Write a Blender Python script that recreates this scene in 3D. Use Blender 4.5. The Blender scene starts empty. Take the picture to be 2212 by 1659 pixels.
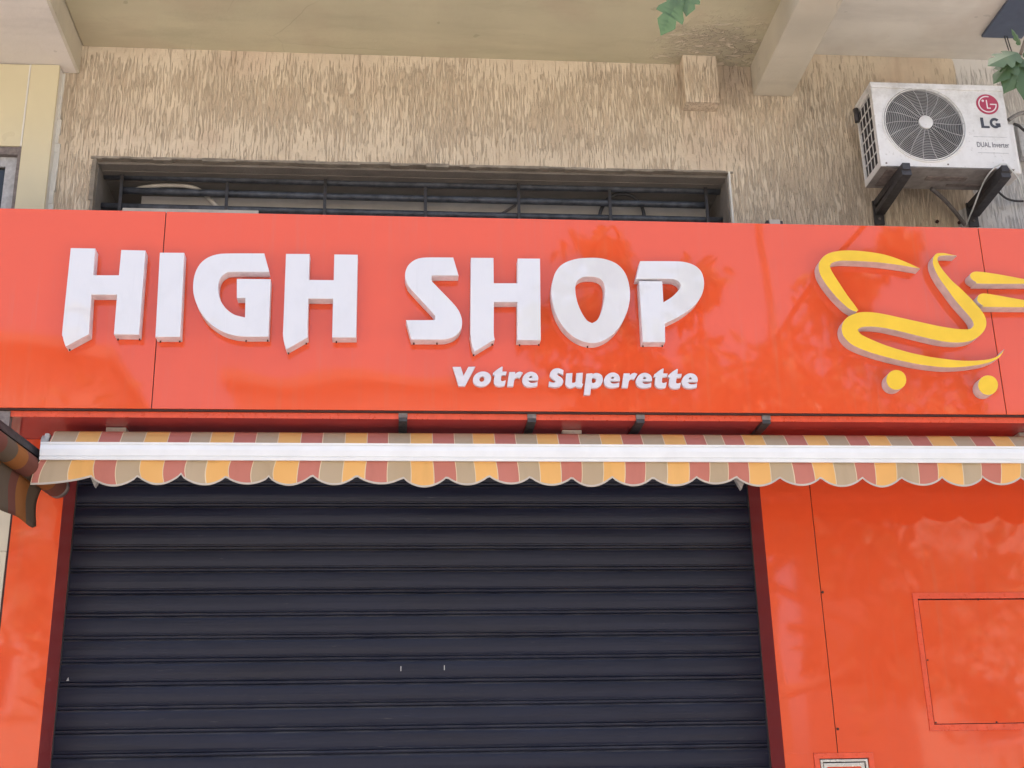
import bpy, bmesh, math, random
from mathutils import Vector, Matrix
random.seed(7)
SC = bpy.context.scene
COL = SC.collection

# ------------------------------------------------------------------ camera
FOC = 2785.7154                       # focal length in units of a 2212 wide frame
CAMROT = Matrix(((0.9961341333911166, -0.08539407825459908, -0.020606787526844052), (0.00874132836176366, 0.3297739649731188, -0.9440194495900917), (0.08740925278024583, 0.9401898656255318, 0.3292455604916238)))           # rows: camera right, camera down, camera forward
EYE = Vector((0.0, -6.08, 1.60))
cd = bpy.data.cameras.new('camera'); cam = bpy.data.objects.new('camera', cd); COL.objects.link(cam)
cd.sensor_width = 36.0; cd.lens = FOC / 2212.0 * 36.0; cd.clip_end = 500.0; cd.clip_start = 0.05
rt, dn, fw = (Vector(CAMROT[i]) for i in range(3))
cam.matrix_world = Matrix.Translation(EYE) @ Matrix((rt, -dn, -fw)).transposed().to_4x4()
SC.camera = cam

# ------------------------------------------------------------------ sky, sun, exposure
SUN_EL, SUN_AZ = 66.0, 24.0           # behind the building, to the right
w = bpy.data.worlds.new('World'); SC.world = w; w.use_nodes = True
nt = w.node_tree; bg = nt.nodes['Background']
sky = nt.nodes.new('ShaderNodeTexSky'); sky.sky_type = 'NISHITA'; sky.sun_disc = False
sky.sun_elevation = math.radians(SUN_EL); sky.sun_rotation = math.radians(SUN_AZ)
sky.air_density = 1.0; sky.dust_density = 9.0; sky.ozone_density = 0.8
nt.links.new(sky.outputs[0], bg.inputs['Color']); bg.inputs['Strength'].default_value = 0.15
sd = bpy.data.lights.new('sun', 'SUN'); sd.energy = 2.6; sd.angle = math.radians(1.0); sd.color = (1.0, 0.965, 0.91)
so = bpy.data.objects.new('sun', sd); COL.objects.link(so)
az, el = math.radians(SUN_AZ), math.radians(SUN_EL)
sdir = Vector((math.sin(az) * math.cos(el), math.cos(az) * math.cos(el), math.sin(el)))
so.rotation_euler = sdir.to_track_quat('Z', 'Y').to_euler(); so.location = (6, 10, 20)
SC.view_settings.view_transform = 'Standard'; SC.view_settings.look = 'None'
SC.view_settings.gamma = 1.0; SC.view_settings.exposure = 1.88
SC.render.engine = 'CYCLES'
SC.cycles.max_bounces = 8; SC.cycles.diffuse_bounces = 5; SC.cycles.glossy_bounces = 4


def P(x, y, D):
    """point of the facade plane D metres in front of the eye, from its place measured in the photograph"""
    r = CAMROT.transposed() @ Vector(((x - 1106) / FOC, (y - 829.5) / FOC, 1.0))
    return EYE + r * (D / r.y)


# ------------------------------------------------------------------ materials
def srgb(r, g, b):
    f = lambda c: (c / 12.92 if c <= 0.04045 else ((c + 0.055) / 1.055) ** 2.4)
    return (f(r / 255), f(g / 255), f(b / 255))


class N:
    def __init__(s, name):
        s.m = bpy.data.materials.new(name); s.m.use_nodes = True
        s.t = s.m.node_tree; s.b = s.t.nodes['Principled BSDF']; s.pos = None

    def n(s, kind, **kw):
        nd = s.t.nodes.new('ShaderNode' + kind)
        for k, v in kw.items():
            if k.startswith('i_'):
                nd.inputs[k[2:].replace('_', ' ')].default_value = v
            else:
                setattr(nd, k, v)
        return nd

    def l(s, a, b): s.t.links.new(a, b)

    def position(s):
        if s.pos is None: s.pos = s.n('NewGeometry').outputs['Position']
        return s.pos

    def scaled(s, sx, sy, sz, off=(0, 0, 0)):
        mp = s.n('Mapping'); mp.inputs['Scale'].default_value = (sx, sy, sz); mp.inputs['Location'].default_value = off
        s.l(s.position(), mp.inputs['Vector']); return mp.outputs[0]

    def noise(s, scale, detail=3, rough=0.55, vec=None, dist=0.0):
        nd = s.n('TexNoise'); nd.inputs['Scale'].default_value = scale; nd.inputs['Detail'].default_value = detail
        nd.inputs['Roughness'].default_value = rough; nd.inputs['Distortion'].default_value = dist
        s.l(vec if vec is not None else s.position(), nd.inputs['Vector']); return nd.outputs['Fac']

    def ramp(s, fac, stops):
        nd = s.n('ValToRGB'); e = nd.color_ramp.elements
        while len(e) < len(stops): e.new(0.5)
        for k, (p, c) in enumerate(stops):
            e[k].position = p; e[k].color = (c, c, c, 1) if isinstance(c, (int, float)) else (*c, 1)
        s.l(fac, nd.inputs['Fac']); return nd.outputs['Color']

    def mix(s, fac, a, b, mode='MIX'):
        nd = s.n('MixRGB', blend_type=mode)
        for sock, v in ((nd.inputs[0], fac), (nd.inputs[1], a), (nd.inputs[2], b)):
            if isinstance(v, (int, float)): sock.default_value = v if sock.type == 'VALUE' else (v, v, v, 1)
            elif isinstance(v, tuple): sock.default_value = (*v[:3], 1)
            else: s.l(v, sock)
        return nd.outputs[0]

    def math(s, op, a, b=0.0):
        nd = s.n('Math', operation=op)
        for k, v in enumerate((a, b)):
            if isinstance(v, (int, float)): nd.inputs[k].default_value = v
            else: s.l(v, nd.inputs[k])
        return nd.outputs[0]

    def maprange(s, v, a, b, c=0.0, d=1.0):
        nd = s.n('MapRange'); s.l(v, nd.inputs[0])
        for k, q in enumerate((a, b, c, d)): nd.inputs[k + 1].default_value = q
        return nd.outputs[0]

    def axis(s, which):
        sp = s.n('SeparateXYZ'); s.l(s.position(), sp.inputs[0]); return sp.outputs[which]

    def bump(s, h, dist, strength=1.0):
        nd = s.n('Bump'); nd.inputs['Distance'].default_value = dist; nd.inputs['Strength'].default_value = strength
        s.l(h, nd.inputs['Height']); s.l(nd.outputs[0], s.b.inputs['Normal'])

    def set(s, col=None, rough=None, metal=None, spec=None):
        for key, v in (('Base Color', col), ('Roughness', rough), ('Metallic', metal), ('Specular IOR Level', spec)):
            if v is None: continue
            if isinstance(v, (int, float)): s.b.inputs[key].default_value = v
            elif isinstance(v, tuple): s.b.inputs[key].default_value = (*v, 1)
            else: s.l(v, s.b.inputs[key])
        return s.m


def plain(name, c, rough=0.5, metal=0.0, var=0.12, scale=6.0, bump=0.0, bscale=60.0, spec=None):
    q = N(name)
    f = q.noise(scale, 5, 0.6)
    dk = tuple(x * (1 - var) for x in c); lt = tuple(min(1, x * (1 + var)) for x in c)
    q.set(q.ramp(f, [(0.3, dk), (0.7, lt)]), q.maprange(q.noise(scale * 2.3, 3), 0.3, 0.7, rough * 0.85, min(1, rough * 1.15)), metal, spec)
    if bump: q.bump(q.noise(bscale, 4), bump)
    return q.m


RED = (0.77, 0.096, 0.031)


def red_panel(name, wav=0.0011, dirt=0.28, r0=0.02, r1=0.06, spec=0.72):
    q = N(name)
    streak = q.noise(1.0, 4, 0.6, q.scaled(34, 34, 1.4))
    blot = q.noise(2.2, 4)
    f = q.math('MULTIPLY', q.maprange(streak, 0.52, 0.75), q.maprange(blot, 0.4, 0.65))
    c = q.mix(q.math('MULTIPLY', f, dirt), RED, (0.62, 0.17, 0.10))
    rough = q.maprange(q.math('ADD', q.math('MULTIPLY', streak, 0.4), q.math('MULTIPLY', blot, 0.6)), 0.35, 0.7, r0, r1)
    q.set(c, rough, 0.0, spec)
    q.bump(q.noise(1.6, 1, 0.4), wav)
    return q.m


M = {}
M['red'] = red_panel('red_composite_panel', 0.0035)
M['red_side'] = red_panel('red_composite_panel_lower', 0.003, 0.22, 0.03, 0.07, 0.85)
M['red_frame'] = plain('red_painted_trim', (0.76, 0.098, 0.042), 0.3, var=0.10, scale=25)
M['red_shaded'] = plain('shaded_red_sheet', (0.42, 0.060, 0.055), 0.12, var=0.06, scale=3)  # panel red darkened: shade of the underside and returns is in the colour
M['gap'] = plain('dark_joint', (0.05, 0.018, 0.014), 0.8)


def acrylic(name, c, dirt):
    q = N(name)
    f = q.math('MAXIMUM', q.maprange(q.noise(1.0, 5, 0.65, q.scaled(9, 9, 5)), 0.5, 0.8), q.maprange(q.noise(1.0, 4, 0.6, q.scaled(45, 9, 3)), 0.58, 0.75, 0, 0.6))
    q.set(q.mix(q.math('MULTIPLY', f, dirt), c, tuple(x * 0.72 for x in c)), 0.03, 0.0, 1.0)
    q.bump(q.noise(7.0, 1, 0.4), 0.004)
    return q.m


M['white_face'] = acrylic('white_acrylic_face', (0.70, 0.70, 0.725), 0.25)
M['white_small'] = plain('white_pvc_letter', (0.66, 0.65, 0.71), 0.4, var=0.05, scale=30)
M['letter_side'] = plain('letter_return', (0.72, 0.70, 0.72), 0.5, var=0.18, scale=18)
M['yellow_face'] = plain('yellow_acrylic_face', (0.84, 0.55, 0.035), 0.35, var=0.06, scale=8)
M['yellow_side'] = plain('yellow_letter_return', (0.62, 0.55, 0.53), 0.5, var=0.15, scale=20)
M['steel_dark'] = plain('dark_steel', (0.055, 0.052, 0.055), 0.5, 0.2, var=0.3, scale=30)
M['steel_rust'] = plain('weathered_steel', (0.20, 0.17, 0.16), 0.6, 0.1, var=0.35, scale=40)
M['pipe_blue'] = plain('blue_black_pipe', (0.075, 0.085, 0.105), 0.45, 0.1, var=0.5, scale=22)
M['white_metal'] = plain('white_powder_coat', (0.80, 0.82, 0.83), 0.35, var=0.05, scale=7)
M['grey_metal'] = plain('grey_cast_metal', (0.45, 0.44, 0.43), 0.5, 0.1, var=0.2, scale=40)
M['chrome'] = plain('aluminium_frame', (0.74, 0.72, 0.67), 0.25, 0.6, var=0.05, scale=12)
M['blue_box'] = plain('dark_blue_paint', (0.075, 0.098, 0.150), 0.45, var=0.1, scale=10)
M['cable_white'] = plain('white_cable', (0.62, 0.66, 0.66), 0.5)
M['cable_black'] = plain('black_cable', (0.035, 0.035, 0.038), 0.55, var=0.3)
M['hose_grey'] = plain('grey_hose', (0.13, 0.12, 0.12), 0.6, var=0.3, scale=20)
M['insulation'] = plain('pipe_insulation', (0.22, 0.21, 0.20), 0.8, var=0.25, scale=30)
M['conduit'] = plain('old_white_conduit', (0.62, 0.58, 0.52), 0.5, var=0.15, scale=15)
M['red_logo'] = plain('logo_red', (0.42, 0.04, 0.085), 0.4, var=0.06)
M['logo_white'] = plain('logo_white', (0.78, 0.74, 0.74), 0.4, var=0.03)
M['ink'] = plain('logo_ink', (0.05, 0.055, 0.07), 0.5, var=0.15)
M['ink_faint'] = plain('faded_ink', (0.20, 0.20, 0.22), 0.5, var=0.3, scale=60)
M['line_faint'] = plain('faded_line', (0.48, 0.49, 0.50), 0.5, var=0.2, scale=40)
M['galvanised'] = plain('galvanised_base', (0.30, 0.285, 0.275), 0.55, 0.3, var=0.25, scale=18)
M['fin'] = plain('dark_coil_fins', (0.05, 0.05, 0.055), 0.6, 0.3, var=0.4, scale=40)
M['fan_black'] = plain('dark_fan_blade', (0.06, 0.062, 0.066), 0.5, var=0.2)
M['grille'] = plain('grey_grille_wire', (0.43, 0.43, 0.43), 0.5, var=0.2, scale=12)
M['interior'] = plain('dim_interior_plaster', (0.84, 0.80, 0.78), 0.9, var=0.15, scale=3)
M['pale_frame'] = plain('pale_window_frame', (0.46, 0.44, 0.41), 0.6, var=0.12, scale=8)
M['leaf'] = None


def render_wall():
    q = N('grooved_render')
    X, Y, Z = (q.axis(k) for k in range(3))
    g1 = q.noise(1.0, 2.0, 0.5, q.scaled(150, 60, 9.5), 0.22)
    g2 = q.noise(1.0, 2.0, 0.5, q.scaled(115, 50, 6, (3, 1, 9)), 0.2)
    g = q.math('MAXIMUM', g1, q.math('SUBTRACT', g2, 0.015))
    dens = q.math('MULTIPLY', q.math('SUBTRACT', q.noise(2.6, 3, 0.6), 0.5), 0.38)
    top = q.maprange(Z, 5.50, 5.63, 0.0, 0.12)
    low = q.maprange(q.math('ABSOLUTE', q.math('SUBTRACT', Z, 5.03)), 0.02, 0.13, 0.07, 0.0)
    low = q.math('MULTIPLY', low, q.maprange(q.math('ABSOLUTE', X), 1.8, 1.95, 1.0, 0.0))
    th = q.math('ADD', q.math('ADD', dens, top), low)
    v = q.math('SUBTRACT', g, th)
    groove = q.maprange(v, 0.520, 0.580)
    flat = q.ramp(q.noise(3.5, 5, 0.6), [(0.3, srgb(210, 195, 173)), (0.55, srgb(221, 207, 185)), (0.75, srgb(229, 216, 195))])
    flat = q.mix(q.maprange(q.noise(1.3, 3), 0.55, 0.75, 0, 0.5), flat, srgb(176, 138, 120))
    deep = q.mix(q.noise(5.0, 4), srgb(192, 175, 153), srgb(207, 190, 168))
    c = q.mix(groove, flat, deep)
    # grey grime under the beam and on the right
    gr = q.math('MULTIPLY', q.maprange(q.noise(2.0, 5, 0.65, q.scaled(2.2, 2, 0.8)), 0.42, 0.65), q.maprange(X, 1.2, 2.1, 0.10, 0.75))
    c = q.mix(gr, c, q.mix(groove, srgb(190, 177, 158), srgb(158, 145, 129)))
    vm = q.n('VectorMath', operation='DISTANCE'); q.l(q.scaled(1.3, 1, 0.8), vm.inputs[0]); vm.inputs[1].default_value = (1.84 * 1.3, 0, 5.58 * 0.8)
    damp = q.maprange(q.math('ADD', vm.outputs['Value'], q.math('MULTIPLY', q.math('SUBTRACT', q.noise(6, 4, 0.65), 0.5), 0.3)), 0.26, 0.06)
    c = q.mix(q.math('MULTIPLY', damp, 0.6), c, srgb(140, 127, 116))
    run_ = q.math('MULTIPLY', q.maprange(q.noise(1.0, 4, 0.6, q.scaled(16, 9, 1.1)), 0.55, 0.72), q.maprange(Z, 4.8, 5.6, 0.15, 0.55))
    c = q.mix(run_, c, q.mix(groove, srgb(178, 156, 134), srgb(150, 128, 108)))
    spk = q.maprange(q.noise(16, 2, 0.5), 0.72, 0.75)
    c = q.mix(q.math('MULTIPLY', spk, 0.7), c, srgb(214, 198, 172))
    # white painted patch beyond the air conditioner, its edge stepping down to the right
    edge = q.math('ADD', X, q.math('MULTIPLY', q.math('SUBTRACT', q.noise(14, 3), 0.5), 0.06))
    lim = q.maprange(Z, 4.75, 4.80, 3.02, 3.125)
    pm = q.maprange(q.math('SUBTRACT', edge, lim), -0.004, 0.006)
    c = q.mix(pm, c, q.mix(groove, srgb(214, 213, 211), srgb(190, 188, 186)))
    q.set(c, 0.9, 0.0, 0.2)
    h = q.math('ADD', q.math('MULTIPLY', groove, -1.0), q.math('MULTIPLY', q.noise(90, 3), 0.35))
    q.bump(h, 0.005)
    return q.m


M['wall'] = render_wall()


def soffit_paint(name, base, stain_at=None, tint=None):
    q = N(name)
    f = q.noise(1.1, 5, 0.6); f2 = q.noise(0.9, 3, 0.5, q.scaled(0.5, 4, 1))
    c = q.ramp(q.math('ADD', q.math('MULTIPLY', f, 0.6), q.math('MULTIPLY', f2, 0.4)),
               [(0.35, tuple(x * 0.88 for x in base)), (0.62, tuple(min(1, x * 1.10) for x in base))])
    if tint: c = q.mix(q.maprange(q.noise(1.7, 4), 0.5, 0.65, 0, 0.35), c, tint)
    c = q.mix(q.maprange(q.noise(11, 2), 0.735, 0.75, 0, 0.35), c, tuple(x * 0.5 for x in base))
    vor = q.n('TexVoronoi', feature='DISTANCE_TO_EDGE'); vor.inputs['Scale'].default_value = 1.6; wob = q.n('VectorMath', operation='ADD'); nzc = q.n('TexNoise'); nzc.inputs['Scale'].default_value = 5.0; q.l(q.position(), nzc.inputs['Vector']); sc_ = q.n('VectorMath', operation='SCALE'); q.l(nzc.outputs['Color'], sc_.inputs[0]); sc_.inputs['Scale'].default_value = 0.10; q.l(q.position(), wob.inputs[0]); q.l(sc_.outputs[0], wob.inputs[1]); q.l(wob.outputs[0], vor.inputs['Vector'])
    crack = q.math('MULTIPLY', q.maprange(vor.outputs['Distance'], 0.006, 0.001), q.maprange(q.noise(1.4, 2), 0.52, 0.62, 0, 0.3))
    c = q.mix(crack, c, tuple(x * 0.45 for x in base))
    c = q.mix(q.maprange(q.noise(1.0, 5, 0.65, q.scaled(1.5, 6, 1)), 0.52, 0.72, 0, 0.4), c, tuple(x * 0.72 for x in base))
    h = q.math('MULTIPLY', q.noise(45, 4), 0.3)
    if stain_at:
        vm = q.n('VectorMath', operation='DISTANCE'); q.l(q.scaled(1, 1.25, 1), vm.inputs[0])
        vm.inputs[1].default_value = (stain_at[0], stain_at[1] * 1.25, stain_at[2])
        dist = q.math('ADD', vm.outputs['Value'], q.math('MULTIPLY', q.math('SUBTRACT', q.noise(7, 4, 0.65), 0.5), 0.42))
        wet = q.maprange(dist, 0.34, 0.12)
        c = q.mix(q.math('MULTIPLY', wet, 0.40), c, srgb(134, 124, 116))
        flake = q.math('MULTIPLY', q.maprange(q.noise(9, 6, 0.7, q.scaled(1, 2.6, 1), 1.6), 0.50, 0.58), q.maprange(dist, 0.42, 0.22))
        c = q.mix(q.math('MULTIPLY', flake, 0.8), c, srgb(218, 208, 190))
        h = q.math('ADD', h, flake)
    q.set(c, 0.85, 0.0, 0.2); q.bump(h, 0.004)
    return q.m


M['soffit'] = soffit_paint('olive_beige_soffit', srgb(190, 184, 158), (1.72, -0.17, 5.62), srgb(178, 160, 140))
M['soffit_grey'] = soffit_paint('grey_beige_soffit', srgb(208, 205, 197), None, srgb(170, 156, 144))
M['soffit_white'] = soffit_paint('white_soffit', srgb(216, 210, 203))
M['beam'] = soffit_paint('beam_paint', srgb(196, 190, 174))
M['concrete'] = plain('chipped_concrete', srgb(142, 134, 122), 0.9, var=0.3, scale=14, bump=0.006, bscale=30)
M['concrete_dim'] = plain('grey_cement_reveal', srgb(132, 126, 119), 0.9, var=0.16, scale=5, bump=0.003)
M['cream'] = plain('cream_panel', srgb(214, 205, 172), 0.3, var=0.03, scale=1.2)
M['cream_low'] = plain('pale_cream_panel', srgb(205, 199, 180), 0.3, var=0.04, scale=2)
M['sealant'] = plain('white_sealant', (0.72, 0.71, 0.66), 0.6, var=0.06, scale=20, bump=0.003, bscale=25)
M['plaster_up'] = plain('upper_storey_plaster', srgb(190, 172, 142), 0.9, var=0.1, scale=2)


def shutter_paint():
    q = N('navy_black_shutter')
    f = q.noise(1.0, 4, 0.6, q.scaled(1.2, 3, 14)); sc = q.noise(1.0, 3, 0.6, q.scaled(9, 9, 160))
    c = q.ramp(f, [(0.3, (0.0095, 0.0125, 0.029)), (0.7, (0.016, 0.021, 0.045))])
    c = q.mix(q.maprange(sc, 0.68, 0.76, 0, 0.5), c, (0.16, 0.16, 0.16))
    nz = q.n('SeparateXYZ'); q.l(q.n('NewGeometry').outputs['Normal'], nz.inputs[0])
    dust = q.math('MULTIPLY', q.maprange(nz.outputs[2], 0.15, 0.6), q.maprange(q.noise(5, 4, 0.6), 0.35, 0.65, 0.1, 0.5))
    c = q.mix(dust, c, (0.15, 0.145, 0.14))
    q.set(c, q.maprange(f, 0.3, 0.7, 0.32, 0.46), 0.0, 0.28)
    q.bump(q.math('ADD', q.noise(1.0, 2, 0.5, q.scaled(1.5, 3, 40)), q.math('MULTIPLY', q.noise(3.0, 2), 1.5)), 0.0018)
    return q.m


M['shutter'] = shutter_paint()


def canvas(name, c):
    q = N(name)
    wv = q.noise(1.0, 1, 0.5, q.scaled(160, 160, 30)); f = q.noise(5, 4)
    col = q.mix(q.math('MULTIPLY', wv, 0.02), c, tuple(x * 0.8 for x in c))
    col = q.mix(q.maprange(q.noise(1.0, 4, 0.6, q.scaled(14, 14, 3)), 0.5, 0.8, 0, 0.25), col, tuple(x * 0.62 for x in c))
    q.set(col, 0.85, 0.0, 0.15); q.bump(q.noise(40, 2), 0.0004)
    # cloth lets a little light through
    tr = q.n('BsdfTranslucent'); q.l(col, tr.inputs['Color']); mx = q.n('MixShader'); mx.inputs[0].default_value = 0.08
    out = q.t.nodes['Material Output']; q.l(q.b.outputs[0], mx.inputs[1]); q.l(tr.outputs[0], mx.inputs[2]); q.l(mx.outputs[0], out.inputs['Surface'])
    return q.m


M['c_beige'] = canvas('beige_canvas', srgb(190, 170, 142))
M['c_yellow'] = canvas('amber_canvas', srgb(236, 184, 114))
M['c_red'] = canvas('brick_red_canvas', srgb(198, 126, 112))
M['c_line'] = canvas('cream_thread', srgb(226, 208, 176))
M['c_hem'] = canvas('grey_binding', srgb(205, 198, 190))
M['shade_beige'] = canvas('shaded_beige_canvas', srgb(100, 88, 75))  # side awning stripes: same canvas colours, darkened to stand for its shade
M['shade_yellow'] = canvas('shaded_amber_canvas', srgb(150, 98, 56))
M['shade_red'] = canvas('shaded_red_canvas', srgb(116, 74, 64))


def leaf_mat():
    q = N('leaf_green')
    ob = q.n('ObjectInfo'); f = q.noise(5, 3)
    c = q.ramp(f, [(0.3, (0.085, 0.155, 0.070)), (0.6, (0.125, 0.20, 0.095)), (0.72, (0.20, 0.23, 0.10)), (0.8, (0.32, 0.22, 0.12))])
    q.set(c, 0.45, 0.0, 0.4)
    tr = q.n('BsdfTranslucent'); q.l(c, tr.inputs['Color']); mx = q.n('MixShader'); mx.inputs[0].default_value = 0.3
    out = q.t.nodes['Material Output']; q.l(q.b.outputs[0], mx.inputs[1]); q.l(tr.outputs[0], mx.inputs[2]); q.l(mx.outputs[0], out.inputs['Surface'])
    return q.m


M['leaf'] = leaf_mat()
M['vein'] = plain('leaf_vein', (0.16, 0.24, 0.12), 0.5)
M['bark'] = plain('grey_bark', (0.16, 0.13, 0.10), 0.9, var=0.35, scale=12, bump=0.01, bscale=20)
M['paving'] = plain('pale_paving', (0.31, 0.29, 0.27), 0.85, var=0.15, scale=1.5, bump=0.003)
M['asphalt'] = plain('dusty_asphalt', (0.16, 0.155, 0.15), 0.9, var=0.2, scale=2, bump=0.004)
M['facade_a'] = plain('far_facade_cream', (0.32, 0.27, 0.22), 0.9, var=0.1, scale=0.6)
M['facade_b'] = plain('far_facade_white', (0.38, 0.36, 0.33), 0.9, var=0.1, scale=0.6)
M['glass_dark'] = plain('dark_glass', (0.03, 0.035, 0.04), 0.1, var=0.1)


# ------------------------------------------------------------------ builders
class MB:
    def __init__(s): s.v = []; s.f = []; s.mi = []; s.sm = []

    def face(s, pts, mi=0, smooth=False):
        b = len(s.v); s.v += [Vector(p) for p in pts]; s.f.append(list(range(b, b + len(pts)))); s.mi.append(mi); s.sm.append(smooth)

    def box(s, lo, hi, mi=0, rot=None, bev=0.0):
        x0, y0, z0 = lo; x1, y1, z1 = hi
        if bev:
            bm = bmesh.new()
            bmesh.ops.create_cube(bm, size=1)
            for q in bm.verts: q.co = Vector(((x0 + x1) / 2 + q.co.x * (x1 - x0), (y0 + y1) / 2 + q.co.y * (y1 - y0), (z0 + z1) / 2 + q.co.z * (z1 - z0)))
            bmesh.ops.bevel(bm, geom=bm.edges[:], offset=bev, segments=2, affect='EDGES', profile=0.6)
            b = len(s.v); bm.verts.index_update(); s.v += [q.co.copy() for q in bm.verts]
            for f in bm.faces: s.f.append([b + q.index for q in f.verts]); s.mi.append(mi); s.sm.append(False)
            bm.free(); return
        c = [(x0, y0, z0), (x1, y0, z0), (x1, y1, z0), (x0, y1, z0), (x0, y0, z1), (x1, y0, z1), (x1, y1, z1), (x0, y1, z1)]
        c = [Vector(p) for p in c]
        if rot is not None: c = [rot @ p for p in c]
        b = len(s.v); s.v += c
        for f in ((0, 3, 2, 1), (4, 5, 6, 7), (0, 1, 5, 4), (1, 2, 6, 5), (2, 3, 7, 6), (3, 0, 4, 7)):
            s.f.append([b + k for k in f]); s.mi.append(mi); s.sm.append(False)

    def bar(s, a, b, w, h, up=(0, 0, 1), mi=0):
        a, b = Vector(a), Vector(b); d = (b - a).normalized(); r = d.cross(Vector(up)).normalized(); u = r.cross(d).normalized()
        base = len(s.v)
        for p in (a, b):
            for sx, sy in ((-1, -1), (1, -1), (1, 1), (-1, 1)): s.v.append(p + r * sx * w / 2 + u * sy * h / 2)
        for f in ((3, 2, 1, 0), (4, 5, 6, 7), (0, 1, 5, 4), (1, 2, 6, 5), (2, 3, 7, 6), (3, 0, 4, 7)):
            s.f.append([base + k for k in f]); s.mi.append(mi); s.sm.append(False)

    def tube(s, pts, r, seg=10, mi=0, caps=True, closed=False):
        pts = [Vector(p) for p in pts]; n = len(pts)
        rr = r if isinstance(r, (list, tuple)) else [r] * n
        rings = []; ref = None
        for i, p in enumerate(pts):
            if closed: d = pts[(i + 1) % n] - pts[i - 1]
            else: d = pts[min(i + 1, n - 1)] - pts[max(i - 1, 0)]
            d.normalize()
            if ref is None: ref = d.cross(Vector((0, 0, 1)) if abs(d.z) < 0.9 else Vector((1, 0, 0))).normalized()
            ref = (ref - d * ref.dot(d)).normalized(); q = d.cross(ref)
            b = len(s.v)
            for k in range(seg):
                a = 2 * math.pi * k / seg; s.v.append(p + (ref * math.cos(a) + q * math.sin(a)) * rr[i])
            rings.append(b)
        for i in range(n if closed else n - 1):
            a, b = rings[i], rings[(i + 1) % n]
            for k in range(seg):
                s.f.append([a + k, a + (k + 1) % seg, b + (k + 1) % seg, b + k]); s.mi.append(mi); s.sm.append(True)
        if caps and not closed:
            s.f.append([rings[0] + k for k in range(seg)][::-1]); s.mi.append(mi); s.sm.append(False)
            s.f.append([rings[-1] + k for k in range(seg)]); s.mi.append(mi); s.sm.append(False)

    def disc(s, c, r, y0, y1, seg=40, mi=0):
        """disc or drum facing the street (axis along Y)"""
        a = [(c[0] + r * math.cos(2 * math.pi * k / seg), c[1] + r * math.sin(2 * math.pi * k / seg)) for k in range(seg)]
        s.prism(a, y0, y1, mi, mi)

    def prism(s, poly, y0, y1, mi_face=0, mi_side=0):
        """polygon in X,Z (counter-clockwise seen from the street) from y0 (front) to y1 (back)"""
        n = len(poly); b = len(s.v)
        for y in (y0, y1): s.v += [Vector((p[0], y, p[1])) for p in poly]
        s.f.append([b + k for k in range(n)]); s.mi.append(mi_face); s.sm.append(False)
        s.f.append([b + n + k for k in range(n)][::-1]); s.mi.append(mi_side); s.sm.append(False)
        for k in range(n):
            j = (k + 1) % n; s.f.append([b + j, b + k, b + n + k, b + n + j]); s.mi.append(mi_side); s.sm.append(False)


WORLD_AT = {}


def link(o, parent):
    COL.objects.link(o)
    if parent is not None: o.parent = parent


def build(name, mb, mats, parent=None, at=None):
    """mesh object from world-space geometry; top-level ones get their origin at the base"""
    if not isinstance(mats, (list, tuple)): mats = [mats]
    vs = mb.v
    if parent is not None: base = WORLD_AT[parent.name]
    elif at is not None: base = Vector(at)
    else:
        xs = [p.x for p in vs]; ys = [p.y for p in vs]; zs = [p.z for p in vs]
        base = Vector(((min(xs) + max(xs)) / 2, (min(ys) + max(ys)) / 2, min(zs)))
    me = bpy.data.meshes.new(name)
    me.from_pydata([tuple(p - base) for p in vs], [], mb.f)
    for m in mats: me.materials.append(m)
    me.polygons.foreach_set('material_index', mb.mi); me.polygons.foreach_set('use_smooth', mb.sm); me.update()
    o = bpy.data.objects.new(name, me); link(o, parent)
    if parent is None: o.location = base
    WORLD_AT[o.name] = base
    return o


def thing(name, loc, label, cat, group=None):
    o = bpy.data.objects.new(name, None); COL.objects.link(o); o.location = loc; o.empty_display_size = 0.2
    WORLD_AT[o.name] = Vector(loc); return tag(o, label, cat, group)


def tag(o, label, cat, group=None):
    o['label'] = label; o['category'] = cat
    if group: o['group'] = group
    return o


def structure(o): o['kind'] = 'structure'; return o


def smooth_loop(pts, sharp=38.0, step=4):
    """closed outline: corners stay, gentle bends become Catmull-Rom curves"""
    n = len(pts); out = []
    V2 = [Vector(p) for p in pts]
    cor = []
    for i in range(n):
        a = V2[i] - V2[i - 1]; b = V2[(i + 1) % n] - V2[i]
        cor.append(abs(math.degrees(a.angle(b, 0))) > sharp)
    for i in range(n):
        p0, p1, p2, p3 = V2[i - 1], V2[i], V2[(i + 1) % n], V2[(i + 2) % n]
        j = (i + 1) % n
        if cor[i] and cor[j] or (p2 - p1).length < 1e-6: out.append(p1); continue
        if cor[i]: p0 = p1 + (p1 - p2)
        if cor[j]: p3 = p2 + (p2 - p1)
        for k in range(step):
            t = k / step
            out.append(0.5 * ((2 * p1) + (p2 - p0) * t + (2 * p0 - 5 * p1 + 4 * p2 - p3) * t * t + (3 * p1 - p0 - 3 * p2 + p3) * t ** 3))
    return [(p.x, p.y) for p in out]


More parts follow.
